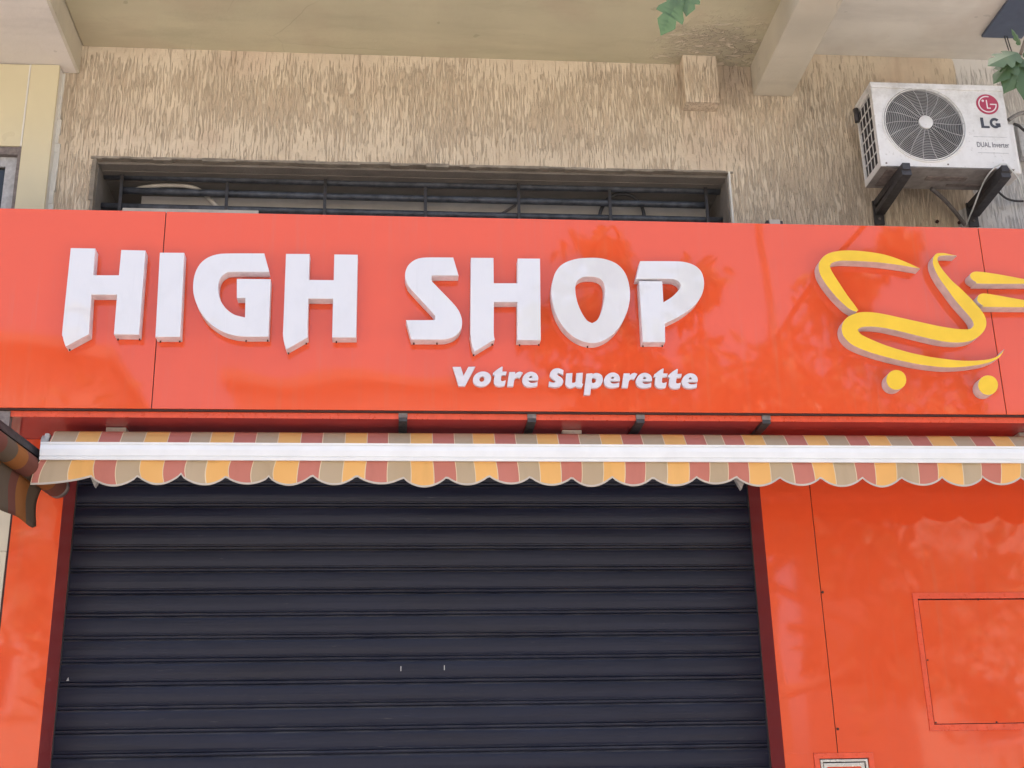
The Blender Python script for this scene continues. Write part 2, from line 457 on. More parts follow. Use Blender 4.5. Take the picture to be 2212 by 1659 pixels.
def cut_letter(name, loops, y0, y1, mats, parent, bevel=0.0015, sharp=38.0):
    """raised letter: first loop outside, others holes (in X,Z); face at y0, back at y1"""
    cu = bpy.data.curves.new(name, 'CURVE'); cu.dimensions = '2D'; cu.fill_mode = 'BOTH'
    for lp in loops:
        lp = smooth_loop(lp, sharp)
        sp = cu.splines.new('POLY'); sp.points.add(len(lp) - 1); sp.use_cyclic_u = True
        for k, (x, z) in enumerate(lp): sp.points[k].co = (x, z, 0, 1)
    cu.extrude = (y1 - y0) / 2 - bevel; cu.bevel_depth = bevel; cu.bevel_resolution = 1; cu.offset = -bevel
    tmp = bpy.data.objects.new('outline', cu); COL.objects.link(tmp)
    dg = bpy.context.evaluated_depsgraph_get(); me = bpy.data.meshes.new_from_object(tmp.evaluated_get(dg))
    bpy.data.objects.remove(tmp); bpy.data.curves.remove(cu)
    base = WORLD_AT[parent.name]; ym = (y0 + y1) / 2
    for v in me.vertices: v.co = Vector((v.co.x, ym - v.co.z, v.co.y)) - base
    me.update(); me.name = name; me.materials.clear()
    for m in mats: me.materials.append(m)
    for p in me.polygons:
        p.material_index = 0 if p.normal.y < -0.5 else 1; p.use_smooth = False
    o = bpy.data.objects.new(name, me); link(o, parent); WORLD_AT[o.name] = base
    return o


def text_mesh(body, height, width, x, z, y, mat, name, parent, bold=0.0, depth=0.0012):
    cu = bpy.data.curves.new(name, 'FONT'); cu.body = body; cu.size = 1.0; cu.extrude = 0.02; cu.offset = bold
    tmp = bpy.data.objects.new('t', cu); COL.objects.link(tmp)
    dg = bpy.context.evaluated_depsgraph_get(); me = bpy.data.meshes.new_from_object(tmp.evaluated_get(dg))
    bpy.data.objects.remove(tmp); bpy.data.curves.remove(cu)
    xs = [v.co.x for v in me.vertices]; ys = [v.co.y for v in me.vertices]
    sx = width / (max(xs) - min(xs)); sy = height / (max(ys) - min(ys)); x0, y0 = min(xs), min(ys)
    base = WORLD_AT[parent.name]
    for v in me.vertices:
        v.co = Vector((x + (v.co.x - x0) * sx, y - depth * (0.5 + v.co.z / 0.04), z + (v.co.y - y0) * sy)) - base
    me.update(); me.materials.clear(); me.materials.append(mat)
    o = bpy.data.objects.new(name, me); link(o, parent); WORLD_AT[o.name] = base; return o


# ================================================================== STRUCTURE: ground
def slab(name, x0, x1, y0, y1, z0, z1, mat):
    mb = MB(); mb.box((x0, y0, z0), (x1, y1, z1)); return structure(build(name, mb, mat))


slab('ground', -150, 150, -150, 60, -0.5, -0.16, M['asphalt'])
slab('pavement', -60, 60, -9.0, 0.4, -0.155, 0.0, M['paving'])
slab('kerb', -60, 60, -9.2, -9.003, -0.155, 0.012, M['concrete'])
slab('far_pavement', -60, 60, -30, -20, -0.155, 0.0, M['paving'])

# ================================================================== SHOP BUILDING
Z_SOF, Z_SOF_R = 5.620, 5.714
WX0, WX1 = -1.86, 9.0
OX0, OX1, OZ0, OZ1 = -1.578, 1.769, 4.10, 4.955          # window opening
YF = -0.22                                                # red cladding plane
YS = -0.58                                                # sign face plane
shop = thing('shop_building', (1.0, 0.5, 0), 'beige rendered shop building with grooved wall, above and behind the red sign', 'building')
mb = MB()
T = 0.35
for lo, hi in (((WX0, 0, 0), (OX0, T, 5.9)), ((OX0, 0, OZ1), (OX1, T, 5.9)), ((OX1, 0, 0), (WX1, T, 5.9)), ((OX0, 0, 3.45), (OX1, T, OZ0)), ((OX0, 0.12, 0), (OX1, T, 3.45))):
    mb.box(lo, hi)
build('wall', mb, M['wall'], shop)
mb = MB(); mb.box((WX0, 0.02, 5.9), (WX1, 6, 7.0)); mb.box((WX0, 3.0, 0), (WX1, 6, 5.9))
build('upper_storey', mb, M['plaster_up'], shop)
mb = MB(); mb.box((-1.695, -0.92, Z_SOF), (2.05, -0.001, 5.88)); o = build('balcony_slab', mb, M['soffit'], shop); o['label'] = 'olive beige balcony soffit with damp stain'
mb = MB(); mb.box((2.051, -0.92, Z_SOF_R), (WX1, -0.001, 5.88)); o = build('balcony_slab', mb, M['soffit_grey'], shop); o['label'] = 'greyish balcony soffit right of the beam'
mb = MB(); mb.box((1.941, -0.92, 5.434), (2.160, -0.001, 5.9), bev=0.006); build('beam', mb, M['beam'], shop)
# small rendered block under the soffit
a, b = P(1428.5 + 318 * .14579, 830 * .14579, 5.985), P(1428.5 + 862 * .14579, 1522 * .14579, 5.985)
mb = MB(); mb.box((a.x, a.y, b.z), (b.x + 0.004, -0.001, Z_SOF + 0.01), bev=0.006); build('wall_block', mb, M['wall'], shop)
# reveal of the window: rough concrete edge, cement lining
mb = MB()
rr = random.Random(3)
x = OX0 - 0.02
while x < OX1 + 0.02:                                     # chipped lip under the render
    dx = rr.uniform(0.03, 0.13); t = rr.uniform(0.006, 0.014)
    mb.box((x, -0.004 - rr.uniform(0, 0.006), OZ1 - t), (min(x + dx, OX1 + 0.02), 0.03, OZ1 + rr.uniform(0.0, 0.006)))
    x += dx
z = OZ0
while z < OZ1:
    dz = rr.uniform(0.04, 0.11)
    mb.box((OX0 - rr.uniform(0.002, 0.014), -0.003 - rr.uniform(0, 0.004), z), (OX0 + 0.010, 0.04, min(z + dz, OZ1))); z += dz
o = build('lintel_edge', mb, M['concrete'], shop)
mb = MB()
mb.box((OX0, 0.03, OZ1 - 0.022), (OX1, 0.62, OZ1 - 0.008)); mb.box((OX0, 0.042, OZ0), (OX0 + 0.012, 0.62, OZ1 - 0.022)); mb.box((OX1 - 0.012, 0.03, OZ0), (OX1, 0.62, OZ1 - 0.022))
for k in range(3): mb.box((OX0 + 0.013, 0.10 + 0.11 * k, OZ1 - 0.026), (OX1 - 0.013, 0.106 + 0.11 * k, OZ1 - 0.0225))
build('window_reveal', mb, M['concrete_dim'], shop)
mb = MB(); mb.box((OX1 - 0.006, -0.006, OZ0), (OX1 + 0.004, 0.02, OZ1)); build('corner_bead', mb, M['sealant'], shop)
mb = MB(); mb.box((OX0 + 0.012, 0.54, OZ0), (OX1 - 0.012, 0.63, OZ1 - 0.022)); win = build('window', mb, M['interior'], shop)
zb = lambda y, D: P(1000, y, D).z
mb = MB()
z1, z0 = zb(438, 6.32), zb(461, 6.32)
mb.box((OX0 + 0.20, 0.24, z0), (OX1 - 0.07, 0.26, z1)); mb.box((OX0 + 0.012, 0.48, z0 - 0.15), (OX1 - 0.012, 0.53, z0 - 0.06)); o = build('window_frame', mb, M['pale_frame'], win)
mb = MB(); mb.box((OX0 + 0.012, 0.49, z0 - 0.012), (OX1 - 0.012, 0.535, z0 - 0.001)); mb.box((OX0 + 0.012, 0.50, z0 - 0.06), (OX1 - 0.012, 0.53, z0 - 0.012)); build('window_rail', mb, M['steel_dark'], win)

# ================================================================== NEIGHBOUR BUILDING (left)
nb = thing('neighbour_building', (-4.5, 0.5, 0), 'cream panelled neighbouring building with a white balcony soffit at the left edge', 'building')
mb = MB(); mb.box((-12, 0.02, 0), (-1.862, 6, 6.8)); build('wall', mb, M['plaster_up'], nb)
XJ = P(47, 300, 6.0).x; ZWIN = P(10, 315, 6.0).z
mb = MB(); mb.box((XJ + 0.004, -0.08, 4.15), (-1.783, -0.06, 5.449), bev=0.003); build('cladding_panel', mb, M['cream'], nb)
mb = MB(); mb.box((-3.2, -0.08, ZWIN), (XJ - 0.004, -0.06, 5.446), bev=0.003); build('cladding_panel', mb, M['cream'], nb)
mb = MB(); mb.box((XJ - 0.0038, -0.083, ZWIN), (XJ + 0.0038, -0.07, 5.446)); build('joint_seal', mb, M['sealant'], nb)
mb = MB(); z = 3.9                                         # foamed edge between panel and shop wall
while z < 5.44:
    dz = rr.uniform(0.05, 0.12); t = rr.uniform(0.0, 0.014)
    mb.box((-1.797, -0.062, z), (-1.788 + 0.004, 0.02, min(z + dz, 5.445))); mb.box((-1.7839, -0.02 + t, z), (-1.765 + rr.uniform(-0.008, 0.010), 0.01, min(z + dz, 5.445))); z += dz
build('edge_foam', mb, M['sealant'], nb)
mb = MB(); mb.box((-9, -1.0, 5.452), (-1.715, -0.0015, 5.62)); o = build('balcony_slab', mb, [M['soffit_white']], nb)
mb = MB(); mb.box((-1.7145, -1.0, 5.4535), (-1.70, -0.0015, 5.75)); build('slab_edge', mb, M['beam'], nb)
mb = MB(); mb.box((-3.2, -0.074, ZWIN - 0.045), (XJ - 0.012, -0.02, ZWIN - 0.002)); nwin = build('window', mb, M['steel_rust'], nb)
mb = MB(); mb.box((XJ - 0.075, -0.045, 4.1), (XJ - 0.012, -0.03, ZWIN - 0.046)); mb.box((-3.2, -0.045, ZWIN - 0.10), (XJ - 0.076, -0.03, ZWIN - 0.046)); build('window_frame', mb, M['line_faint'], nwin)
mb = MB(); mb.box((-3.2, -0.025, 4.1), (XJ - 0.0755, -0.02, ZWIN - 0.101)); build('pane', mb, M['glass_dark'], nwin)
mb = MB(); mb.box((XJ - 0.012, -0.078, 4.1), (XJ + 0.0035, -0.03, ZWIN - 0.001)); build('window_jamb', mb, M['steel_rust'], nwin)
mb = MB(); mb.box((-3.2, YF + 0.004, 0), (-1.742, -0.10, 2.84), bev=0.003); o = build('lower_panel', mb, M['cream_low'], nb)
mb = MB(); mb.box((-3.2, YF + 0.008, 2.842), (-1.742, -0.10, 3.36)); build('lower_panel', mb, M['cream_low'], nb)

# ================================================================== SIGN
ZT, ZB = 4.3589, 3.397
sign = thing('shop_sign', (0.8, YS, ZB), 'long glossy orange-red fascia sign with white raised lettering and a yellow cart emblem', 'shop sign')
S1 = P(343, 670, 5.5).x; S2 = P(2143, 690, 5.5).x
SX0, SX1 = -3.4, 5.6
for x0, x1 in ((SX0, S1 - 0.002), (S1 + 0.002, S2 - 0.002), (S2 + 0.002, SX1)):
    mb = MB(); mb.box((x0, YS, ZB), (x1, YS + 0.004, ZT), bev=0.0012)
    mb.box((x0, YS + 0.0041, ZT - 0.004), (x1, YS + 0.06, ZT)); mb.box((x0, YS + 0.0041, ZB), (x1, YS + 0.03, ZB + 0.004)); build('fascia_panel', mb, M['red'], sign)
mb = MB(); mb.box((SX0, YS + 0.062, ZB + 0.006), (SX1, YS + 0.09, ZT - 0.006))
for xx in (S1, S2): mb.box((xx - 0.006, YS + 0.0045, ZB + 0.004), (xx + 0.006, YS + 0.062, ZT - 0.005))
build('backing', mb, M['gap'], sign)
ZS = 3.362
LX = P(17, 897, 5.52).x
mb = MB(); mb.box((LX, YS + 0.018, ZS), (SX1, YS + 0.024, ZB - 0.009)); build('bottom_trim', mb, M['red_frame'], sign)
mb = MB(); mb.box((SX0, YS + 0.0245, ZS + 0.001), (SX1, -0.14, ZS + 0.006)); build('underside', mb, M['red_shaded'], sign)
mb = MB(); mb.box((SX0, YS + 0.004, ZB - 0.0088), (SX1, YS + 0.05, ZB - 0.001)); build('groove', mb, M['gap'], sign)
for px in (870.6, 1149.3, 1384, 1656.3):
    x = P(px, 895, 5.5).x
    mb = MB(); wd = 0.038
    mb.box((x - wd / 2, YS + 0.012, ZS - 0.012), (x + wd / 2, -0.14, ZB - 0.011)); o = build('support_bar', mb, M['steel_dark'], sign)
    mb = MB(); mb.box((x - wd / 2 - .001, YS + 0.010, ZB - 0.030), (x + wd / 2 + .001, YS + 0.022, ZB - 0.0092)); build('bar_end', mb, M['steel_rust'], o)

mb = MB(); q = P(5, 950, 5.53); mb.box((q.x - 0.03, YS + 0.012, q.z), (q.x + 0.026, YS + 0.05, ZB - 0.011)); o = build('hanger_post', mb, M['steel_rust'], sign)
DL = 5.435                                                 # letter face distance from the eye


def from_crop(pts, ox, oy, k, D=DL):
    out = []
    for x, y in pts:
        q = P((ox + x / k) * 0.576042, (oy + y / k) * 0.576042, D); out.append((q.x, q.z))
    return out


HI = lambda p: from_crop(p, 200, 900, 1.8433)
SH = lambda p: from_crop(p, 1480, 930, 1.8433)
BIG = [
    ('first letter H of the upper word', HI, [[(120, 55), (290, 58), (276, 243), (453, 243), (469, 68), (637, 72), (592, 654), (418, 652), (440, 378), (262, 377), (246, 651), (85, 737), (72, 700), (63, 655), (64, 600)]]),
    ('letter I', HI, [[(736, 87), (905, 88), (877, 670), (705, 670)]]),
    ('letter G', HI, [[(1458, 92), (1493, 220), (1240, 220), (1192, 230), (1157, 260), (1141, 310), (1143, 370), (1160, 425), (1195, 475), (1250, 515), (1325, 535), (1327, 400), (1268, 400), (1268, 268), (1502, 270), (1487, 668), (1330, 668), (1230, 655), (1140, 618), (1060, 555), (1003, 470), (972, 385), (966, 310), (978, 235), (1010, 170), (1060, 125), (1130, 99), (1220, 92)]]),
    ('last letter H of the upper word', HI, [[(1608, 95), (1772, 96), (1766, 275), (1938, 277), (1942, 99), (2104, 101), (2093, 674), (1927, 674), (1933, 406), (1763, 405), (1757, 620), (1760, 672), (1611, 757), (1595, 710), (1587, 650), (1590, 580)]]),
    ('letter S', SH, [[(405, 65), (442, 190), (270, 190), (257, 197), (255, 218), (270, 243), (395, 372), (440, 428), (461, 478), (466, 520), (458, 560), (436, 592), (404, 615), (362, 629), (315, 633), (115, 633), (78, 498), (262, 497), (277, 489), (279, 474), (266, 452), (112, 285), (85, 245), (72, 200), (77, 155), (100, 112), (150, 77), (220, 65)]]),
    ('letter H of the lower word part', SH, [[(527, 67), (683, 68), (685, 243), (848, 243), (850, 72), (1005, 73), (1010, 637), (848, 637), (848, 373), (686, 373), (685, 585), (692, 632), (550, 718), (534, 670), (525, 610), (524, 560)]]),
    ('letter O', SH, [[(1350, 67), (1440, 73), (1525, 103), (1582, 155), (1614, 225), (1627, 310), (1620, 390), (1595, 470), (1550, 550), (1490, 612), (1425, 647), (1365, 657), (1300, 645), (1230, 608), (1165, 545), (1118, 465), (1092, 380), (1083, 300), (1091, 230), (1116, 160), (1165, 108), (1250, 76)],
                       [(1345, 197), (1400, 203), (1434, 225), (1450, 262), (1452, 310), (1446, 370), (1428, 440), (1402, 495), (1365, 519), (1328, 498), (1290, 440), (1262, 370), (1250, 305), (1250, 260), (1265, 225), (1297, 203)]]),
    ('letter P', SH, [[(1697, 90), (1940, 91), (2020, 100), (2080, 124), (2120, 164), (2137, 218), (2137, 270), (2120, 330), (2080, 388), (2010, 447), (1940, 488), (1868, 522), (1870, 650), (1715, 650), (1690, 228), (1850, 230), (1858, 375), (1920, 335), (1963, 290), (1978, 262), (1970, 240), (1945, 222), (1900, 213), (1668, 213)]]),
]
for lab, fn, loops in BIG:
    o = cut_letter('letter', [fn(l) for l in loops], YS - 0.065, YS - 0.002, [M['white_face'], M['letter_side']], sign); o['label'] = 'white raised ' + lab

DS = 5.48
V1 = (1680, 1350, 6.144); V2_ = (2040, 1350, 6.144); V3 = (2300, 1350, 6.144)
gV = [[(108, 158), (293, 155), (358, 362), (470, 155), (630, 150), (390, 598), (245, 598)]]


def ell(cx, cy, rx, ry, sk, n=22): return [(cx + rx * math.cos(2 * math.pi * k / n) - sk * math.sin(2 * math.pi * k / n), cy + ry * math.sin(2 * math.pi * k / n)) for k in range(n)]


go = [ell(785, 437, 208, 175, 25), ell(782, 437, 58, 64, 10, 16)]
gt = [[(1240, 150), (1262, 155), (1250, 265), (1352, 265), (1335, 345), (1232, 348), (1218, 465), (1238, 485), (1270, 485), (1330, 465), (1310, 585), (1250, 605), (1180, 610), (1110, 590), (1068, 545), (1058, 490), (1072, 348), (1033, 345), (1040, 295), (1140, 212)]]
gr = [[(1412, 275), (1548, 275), (1548, 322), (1600, 280), (1660, 262), (1725, 290), (1650, 420), (1620, 405), (1575, 405), (1538, 440), (1520, 500), (1505, 608), (1362, 605)]]
ge = [[(2078, 465), (2080, 400), (2050, 330), (1990, 285), (1910, 268), (1830, 290), (1760, 345), (1718, 420), (1712, 490), (1740, 560), (1800, 605), (1880, 621), (1970, 615), (2060, 595), (2065, 500), (1990, 522), (1910, 522), (1870, 502), (1852, 465)],
      [(1868, 410), (1882, 378), (1905, 360), (1930, 366), (1943, 388), (1942, 410)]]
gS = [[(450, 235), (440, 355), (400, 322), (350, 303), (312, 308), (303, 330), (335, 362), (400, 405), (436, 455), (443, 510), (415, 570), (350, 612), (270, 628), (190, 622), (105, 600), (120, 490), (180, 515), (240, 516), (268, 500), (258, 474), (210, 445), (155, 400), (135, 350), (145, 290), (190, 230), (250, 196), (320, 187), (390, 203)]]
gu = [[(515, 305), (658, 298), (645, 500), (660, 525), (695, 522), (730, 498), (750, 300), (895, 292), (878, 540), (908, 550), (872, 635), (780, 632), (722, 600), (665, 632), (600, 640), (545, 622), (505, 575), (495, 510)]]
gp = [[(978, 312), (1110, 303), (1125, 320), (1190, 297), (1265, 307), (1328, 348), (1355, 420), (1350, 500), (1310, 580), (1240, 630), (1160, 645), (1085, 640), (1065, 800), (918, 800)],
      [(1105, 520), (1102, 430), (1120, 412), (1165, 410), (1200, 438), (1202, 480), (1175, 515), (1135, 530)]]
mv = lambda g, dx, dy: [[(x + dx, y + dy) for x, y in l] for l in g]
small = [('V', gV, V1), ('o', go, V1), ('t in the first word', gt, V1), ('r in the first word', gr, V1), ('e ending the first word', ge, V1),
         ('S', gS, V2_), ('u', gu, V2_), ('p', gp, V2_), ('e after the p', mv(ge, 1383 - 1712, 285 - 268), V2_), ('r in the second word', mv(gr, 1790 - 1362, 635 - 605), V2_),
         ('e in the middle of the second word', mv(ge, 523 - 1712, 292 - 268), V3), ('t, first of the pair', mv(gt, 1143 - 1243, 193 - 150), V3), ('t, second of the pair', mv(gt, 1470 - 1243, 203 - 150), V3), ('e ending the second word', mv(ge, 1577 - 1712, 303 - 268), V3)]
for lab, g, org in small:
    o = cut_letter('letter', [from_crop(l, *org, D=DS) for l in g], YS - 0.020, YS - 0.002, [M['white_small'], M['letter_side']], sign, 0.0008); o['label'] = 'small white letter ' + lab

CT = lambda p: from_crop(p, 3000, 900, 2.6333)
s_low = [(1550, 155), (1480, 140), (1420, 128), (1360, 130), (1330, 150), (1312, 190), (1315, 245), (1342, 315), (1390, 398), (1450, 480), (1530, 590), (1600, 672), (1665, 745), (1698, 790), (1714, 832), (1702, 862), (1664, 880), (1580, 880), (1480, 868), (1350, 845), (1200, 812), (1000, 768), (850, 735), (740, 716), (640, 710), (560, 720), (490, 748), (440, 790), (416, 840), (412, 890), (430, 950), (485, 1012), (560, 1058), (700, 1112), (860, 1158), (1020, 1197), (1200, 1232), (1400, 1256), (1550, 1257), (1700, 1243), (1850, 1215), (1950, 1172), (1995, 1125), (2018, 1075), (1985, 1120), (1935, 1155), (1850, 1180), (1700, 1192), (1550, 1187), (1400, 1170), (1250, 1147), (1050, 1102), (850, 1040), (700, 980), (615, 938), (585, 910), (572, 885), (600, 865), (650, 856), (740, 858), (850, 872), (1000, 905), (1200, 955), (1400, 1000), (1550, 1013), (1660, 1003), (1740, 970), (1802, 918), (1835, 860), (1840, 800), (1820, 740), (1780, 680), (1700, 590), (1600, 490), (1500, 400), (1422, 310), (1380, 250), (1360, 200), (1363, 172), (1382, 158), (1450, 152)]
s_top = [(1188, 282), (1100, 240), (980, 190), (860, 150), (740, 125), (600, 108), (480, 102), (380, 108), (300, 125), (240, 157), (200, 202), (183, 252), (190, 312), (215, 372), (260, 442), (330, 530), (400, 605), (470, 668), (530, 702), (562, 707), (575, 692), (540, 640), (470, 548), (400, 442), (340, 350), (311, 300), (298, 265), (306, 238), (332, 220), (400, 206), (500, 206), (640, 212), (800, 224), (960, 245), (1080, 264)]
st1 = [(1680, 350), (1690, 328), (1725, 312), (1770, 312), (1850, 321), (2000, 345), (2212, 385), (2449, 430), (2449, 433), (1800, 432), (1740, 416), (1700, 391), (1682, 367)]
st2 = [(1750, 578), (1763, 546), (1800, 528), (1850, 530), (2000, 555), (2212, 592), (2660, 663), (2660, 666), (1870, 662), (1810, 648), (1770, 622), (1752, 598)]
YM = [M['yellow_face'], M['yellow_side']]
cart = cut_letter('cart_emblem', [CT(s_low)], YS - 0.065, YS - 0.002, YM, sign, 0.0012, 50); cart['label'] = 'yellow raised shopping cart emblem'
cut_letter('cart_rail', [CT(s_top)], YS - 0.065, YS - 0.002, YM, cart, 0.0012, 50)
cut_letter('speed_stripe', [CT(st1)], YS - 0.065, YS - 0.002, YM, cart, 0.0012, 60); cut_letter('speed_stripe', [CT(st2)], YS - 0.065, YS - 0.002, YM, cart, 0.0012, 60)
for cx, cy, r in ((951, 1381, 99), (1858, 1433, 98)):
    cut_letter('wheel', [CT(ell(cx, cy, r, r * 0.99, 0, 28))], YS - 0.065, YS - 0.002, YM, cart, 0.0012)
# rivets and drain holes under the letters
for cx, cy in ((452, 885), (765, 818), (905, 818), (1040, 832), (1165, 832), (1595, 828), (1735, 826), (1870, 908), (1985, 845), (2180, 835)):
    q = P(cx / 3, 460.8 + cy / 3, 5.47); mb = MB(); mb.tube([q + Vector((0, 0, -0.004)), q + Vector((0, 0, 0.004))], 0.0035, 8); build('drain_hole', mb, M['gap'], sign)
for cx, cy in ((470, 845), (620, 845), (858, 920), (978, 852), (1155, 855), (1280, 853), (1595, 866), (1955, 862), (2080, 860)):
    q = P(737.3 + cx / 3, 460.8 + cy / 3, 5.47); mb = MB(); mb.tube([q + Vector((0, 0, -0.004)), q + Vector((0, 0, 0.004))], 0.0035, 8); build('drain_hole', mb, M['gap'], sign)

# ================================================================== RED CLADDING
XL, XR = -1.516, 1.727
left = thing('pillar_cladding', (-1.63, YF, 0), 'narrow orange-red panelled pillar left of the dark shutter', 'cladding')
mb = MB(); mb.box((-1.731, YF, 0), (XL, YF + 0.004, ZS), bev=0.001); build('front_panel', mb, M['red_side'], left)
mb = MB(); mb.box((XL - 0.004, YF + 0.0042, 0), (XL, 0.0, ZS)); build('return_panel', mb, M['red_shaded'], left)
mb = MB(); mb.box((-1.7415, YF + 0.006, 0), (-1.732, YF + 0.03, ZS)); build('joint', mb, M['gap'], left)

right = thing('wall_cladding', (3.4, YF, 0), 'wide glossy orange-red panelled wall right of the dark shutter, with a square hatch', 'cladding')
XS = 1.973
LEAN = math.tan(math.radians(0.0))
HX0, HX1, HZ0, HZ1 = P(1970, 1281, 5.86).x, 3.10, P(2006, 1579, 5.86).z, P(1968, 1281, 5.86).z
MX0, MX1, MZ1 = P(1755, 1626, 5.86).x, P(1884, 1626, 5.86).x, P(1820, 1626, 5.86).z
mb = MB()
mb.box((XR, YF, MZ1), (XS - 0.002, YF + 0.004, ZS), bev=0.001); mb.box((XR, YF, 0), (MX0, YF + 0.004, MZ1)); build('narrow_panel', mb, M['red_side'], right)
mb = MB()
for lo, hi in (((XS + 0.002, MZ1), (HX0, ZS)), ((HX0, HZ1), (HX1, ZS)), ((HX1, 0), (6.0, ZS)), ((HX0, 0), (HX1, HZ0)), ((MX1, 0), (HX0, MZ1))):
    mb.box((lo[0], YF, lo[1]), (hi[0], YF + 0.004, hi[1]))
build('wide_panel', mb, M['red_side'], right)
mb = MB(); mb.box((XR, YF + 0.0042, 0), (XR + 0.004, 0.0, ZS)); build('return_panel', mb, M['red_shaded'], right)
mb = MB(); mb.box((XS - 0.005, YF + 0.006, MZ1), (XS + 0.005, YF + 0.03, ZS)); mb.box((HX0 - .02, YF + 0.03, HZ0 - .02), (HX1 + .02, YF + 0.05, HZ1 + .02)); build('joint', mb, M['gap'], right)
# hatch
FW = 0.027
mb = MB()
for lo, hi in (((HX0, HZ1 - FW), (HX1, HZ1)), ((HX0, HZ0), (HX1, HZ0 + FW)), ((HX0, HZ0 + FW), (HX0 + FW * 0.85, HZ1 - FW)), ((HX1 - FW * .85, HZ0 + FW), (HX1, HZ1 - FW))):
    mb.box((lo[0], YF - 0.006, lo[1]), (hi[0], YF + 0.02, hi[1]), bev=0.0015)
hatch = build('hatch', mb, M['red_frame'], right); hatch['label'] = 'square flush hatch with a thin red frame'
mb = MB(); mb.box((HX0 + FW * .85 + 0.005, YF + 0.001, HZ0 + FW + 0.004), (HX1 - FW * .85 - .005, YF + 0.006, HZ1 - FW - 0.006), bev=0.001); build('hatch_door', mb, M['red_side'], hatch)
for px, py in ((1985, 1293), (2113, 1295), (2003, 1426), (2020, 1561), (2151, 1560)):
    q = P(px, py, 5.86); mb = MB(); mb.disc((q.x, q.z), 0.004, YF - 0.002, YF + 0.004, 10); build('screw', mb, M['gap'], right)
for px, py in ((1777, 1279), (1808, 1575)):
    q = P(px, py, 5.86); mb = MB(); mb.disc((q.x, q.z), 0.006, YF - 0.003, YF + 0.004, 10); build('screw', mb, M['gap'], right)
# meter cabinet at the bottom edge
mc = thing('meter_cabinet', ((MX0 + MX1) / 2, YF, 1.4), 'small cabinet with a bright aluminium frame set low in the red wall', 'cabinet')
mb = MB(); c0, c1 = MX0 + 0.001, MX1 - 0.001; zt = MZ1 - 0.001; zl = MZ1 - 0.42; fw = 0.024
for lo, hi in (((c0, zt - fw), (c1, zt)), ((c0, zl), (c0 + fw, zt - fw)), ((c1 - fw, zl), (c1, zt - fw)), ((c0 + fw, zl), (c1 - fw, zl + fw))): mb.box((lo[0], YF - 0.005, lo[1]), (hi[0], YF + 0.02, hi[1]), bev=0.0012)
build('surround', mb, M['red_frame'], mc)
g0, g1, gt_, gl = c0 + fw + 0.004, c1 - fw - 0.004, zt - fw - 0.004, zl + fw + 0.004
mb = MB(); t = 0.010
for lo, hi in (((g0, gt_ - t), (g1, gt_)), ((g0, gl), (g0 + t, gt_ - t)), ((g1 - t, gl), (g1, gt_ - t))): mb.box((lo[0], YF - 0.002, lo[1]), (hi[0], YF + 0.02, hi[1]), bev=0.001)
build('frame', mb, M['chrome'], mc)
mb = MB(); i0, i1, it = g0 + t + 0.004, g1 - t - 0.005, gt_ - t - 0.005; t2 = 0.016
for lo, hi in (((i0, it - t2), (i1, it)), ((i0, gl), (i0 + t2, it - t2)), ((i1 - t2, gl), (i1, it - t2))): mb.box((lo[0], YF + 0.002, lo[1]), (hi[0], YF + 0.018, hi[1]), bev=0.0015)
dr = build('door', mb, M['chrome'], mc)
mb = MB(); mb.box((i0 + t2, YF + 0.010, gl), (i1 - t2, YF + 0.014, it - t2)); build('door_panel', mb, M['red_side'], dr)
mb = MB(); mb.box((g0 - 0.004, YF + 0.021, gl - 0.004), (g1 + 0.004, YF + 0.024, gt_ + 0.004)); build('recess', mb, M['gap'], mc)

# ================================================================== ROLLER SHUTTER
sh = thing('roller_shutter', (0.11, 0, 0), 'closed navy-black steel roller shutter between the red pillars', 'shutter')
ZREF, PER = 2.790, 0.1042
prof = [(0.0, 0.004), (0.003, -0.004), (0.008, -0.006), (0.013, -0.003), (0.0155, 0.003), (0.018, -0.002), (0.022, -0.004), (0.025, 0.001), (0.034, -0.0025), (0.047, -0.0060), (0.056, -0.0076), (0.070, -0.0085), (0.084, -0.0085), (0.094, -0.0070), (0.099, -0.003), (0.1035, 0.004)]
mb = MB(); xa, xb = XL - 0.001, XR + 0.001
k0 = -28
pts = []
rj = random.Random(5)
for k in range(k0, 7):
    jt = rj.uniform(-0.0012, 0.0012)
    for dz, dy in prof: pts.append((ZREF + k * PER + dz + rj.uniform(-.0006, .0006), 0.012 + dy + jt))
NX = 6
for i in range(len(pts) - 1):
    (za, ya), (zb_, yb) = pts[i], pts[i + 1]
    if zb_ <= za: continue
    mb.face([(xa, ya, za), (xb, ya, za), (xb, yb, zb_), (xa, yb, zb_)], 0, False)
curtain = build('curtain', mb, M['shutter'], sh)
for px, py, w_, h_ in ((866, 1444, .004, .022), (960, 1442, .004, .022)):
    q = P(px, py, 6.075); mb = MB(); mb.box((q.x - w_ / 2, 0.000, q.z - h_ / 2), (q.x + w_ / 2, 0.0025, q.z + h_ / 2)); build('paint_scratch', mb, M['line_faint'], curtain)
mb = MB(); q = P(145, 1467, 6.07); mb.prism([(q.x - .006, q.z - .007), (q.x + .006, q.z - .006), (q.x + .002, q.z + .010)], 0.0, 0.0025)
build('paint_scratch', mb, M['line_faint'], curtain)
for x0, x1 in ((XL + 0.0005, XL + 0.004), (XR - 0.004, XR - 0.0005)):
    mb = MB(); mb.box((x0, -0.006, 0), (x1, 0.03, 3.36)); build('guide_rail', mb, M['steel_dark'], sh)

# ================================================================== MAIN AWNING
aw = thing('awning', (1.2, -0.5, 3.1), 'retracted striped canvas awning with a white front bar and scalloped valance above the shutter', 'awning')
AX0 = -1.540; AX1 = 5.2
YB = -0.58                                                  # front of the bar
ZBB, ZBT = 3.163, 3.243
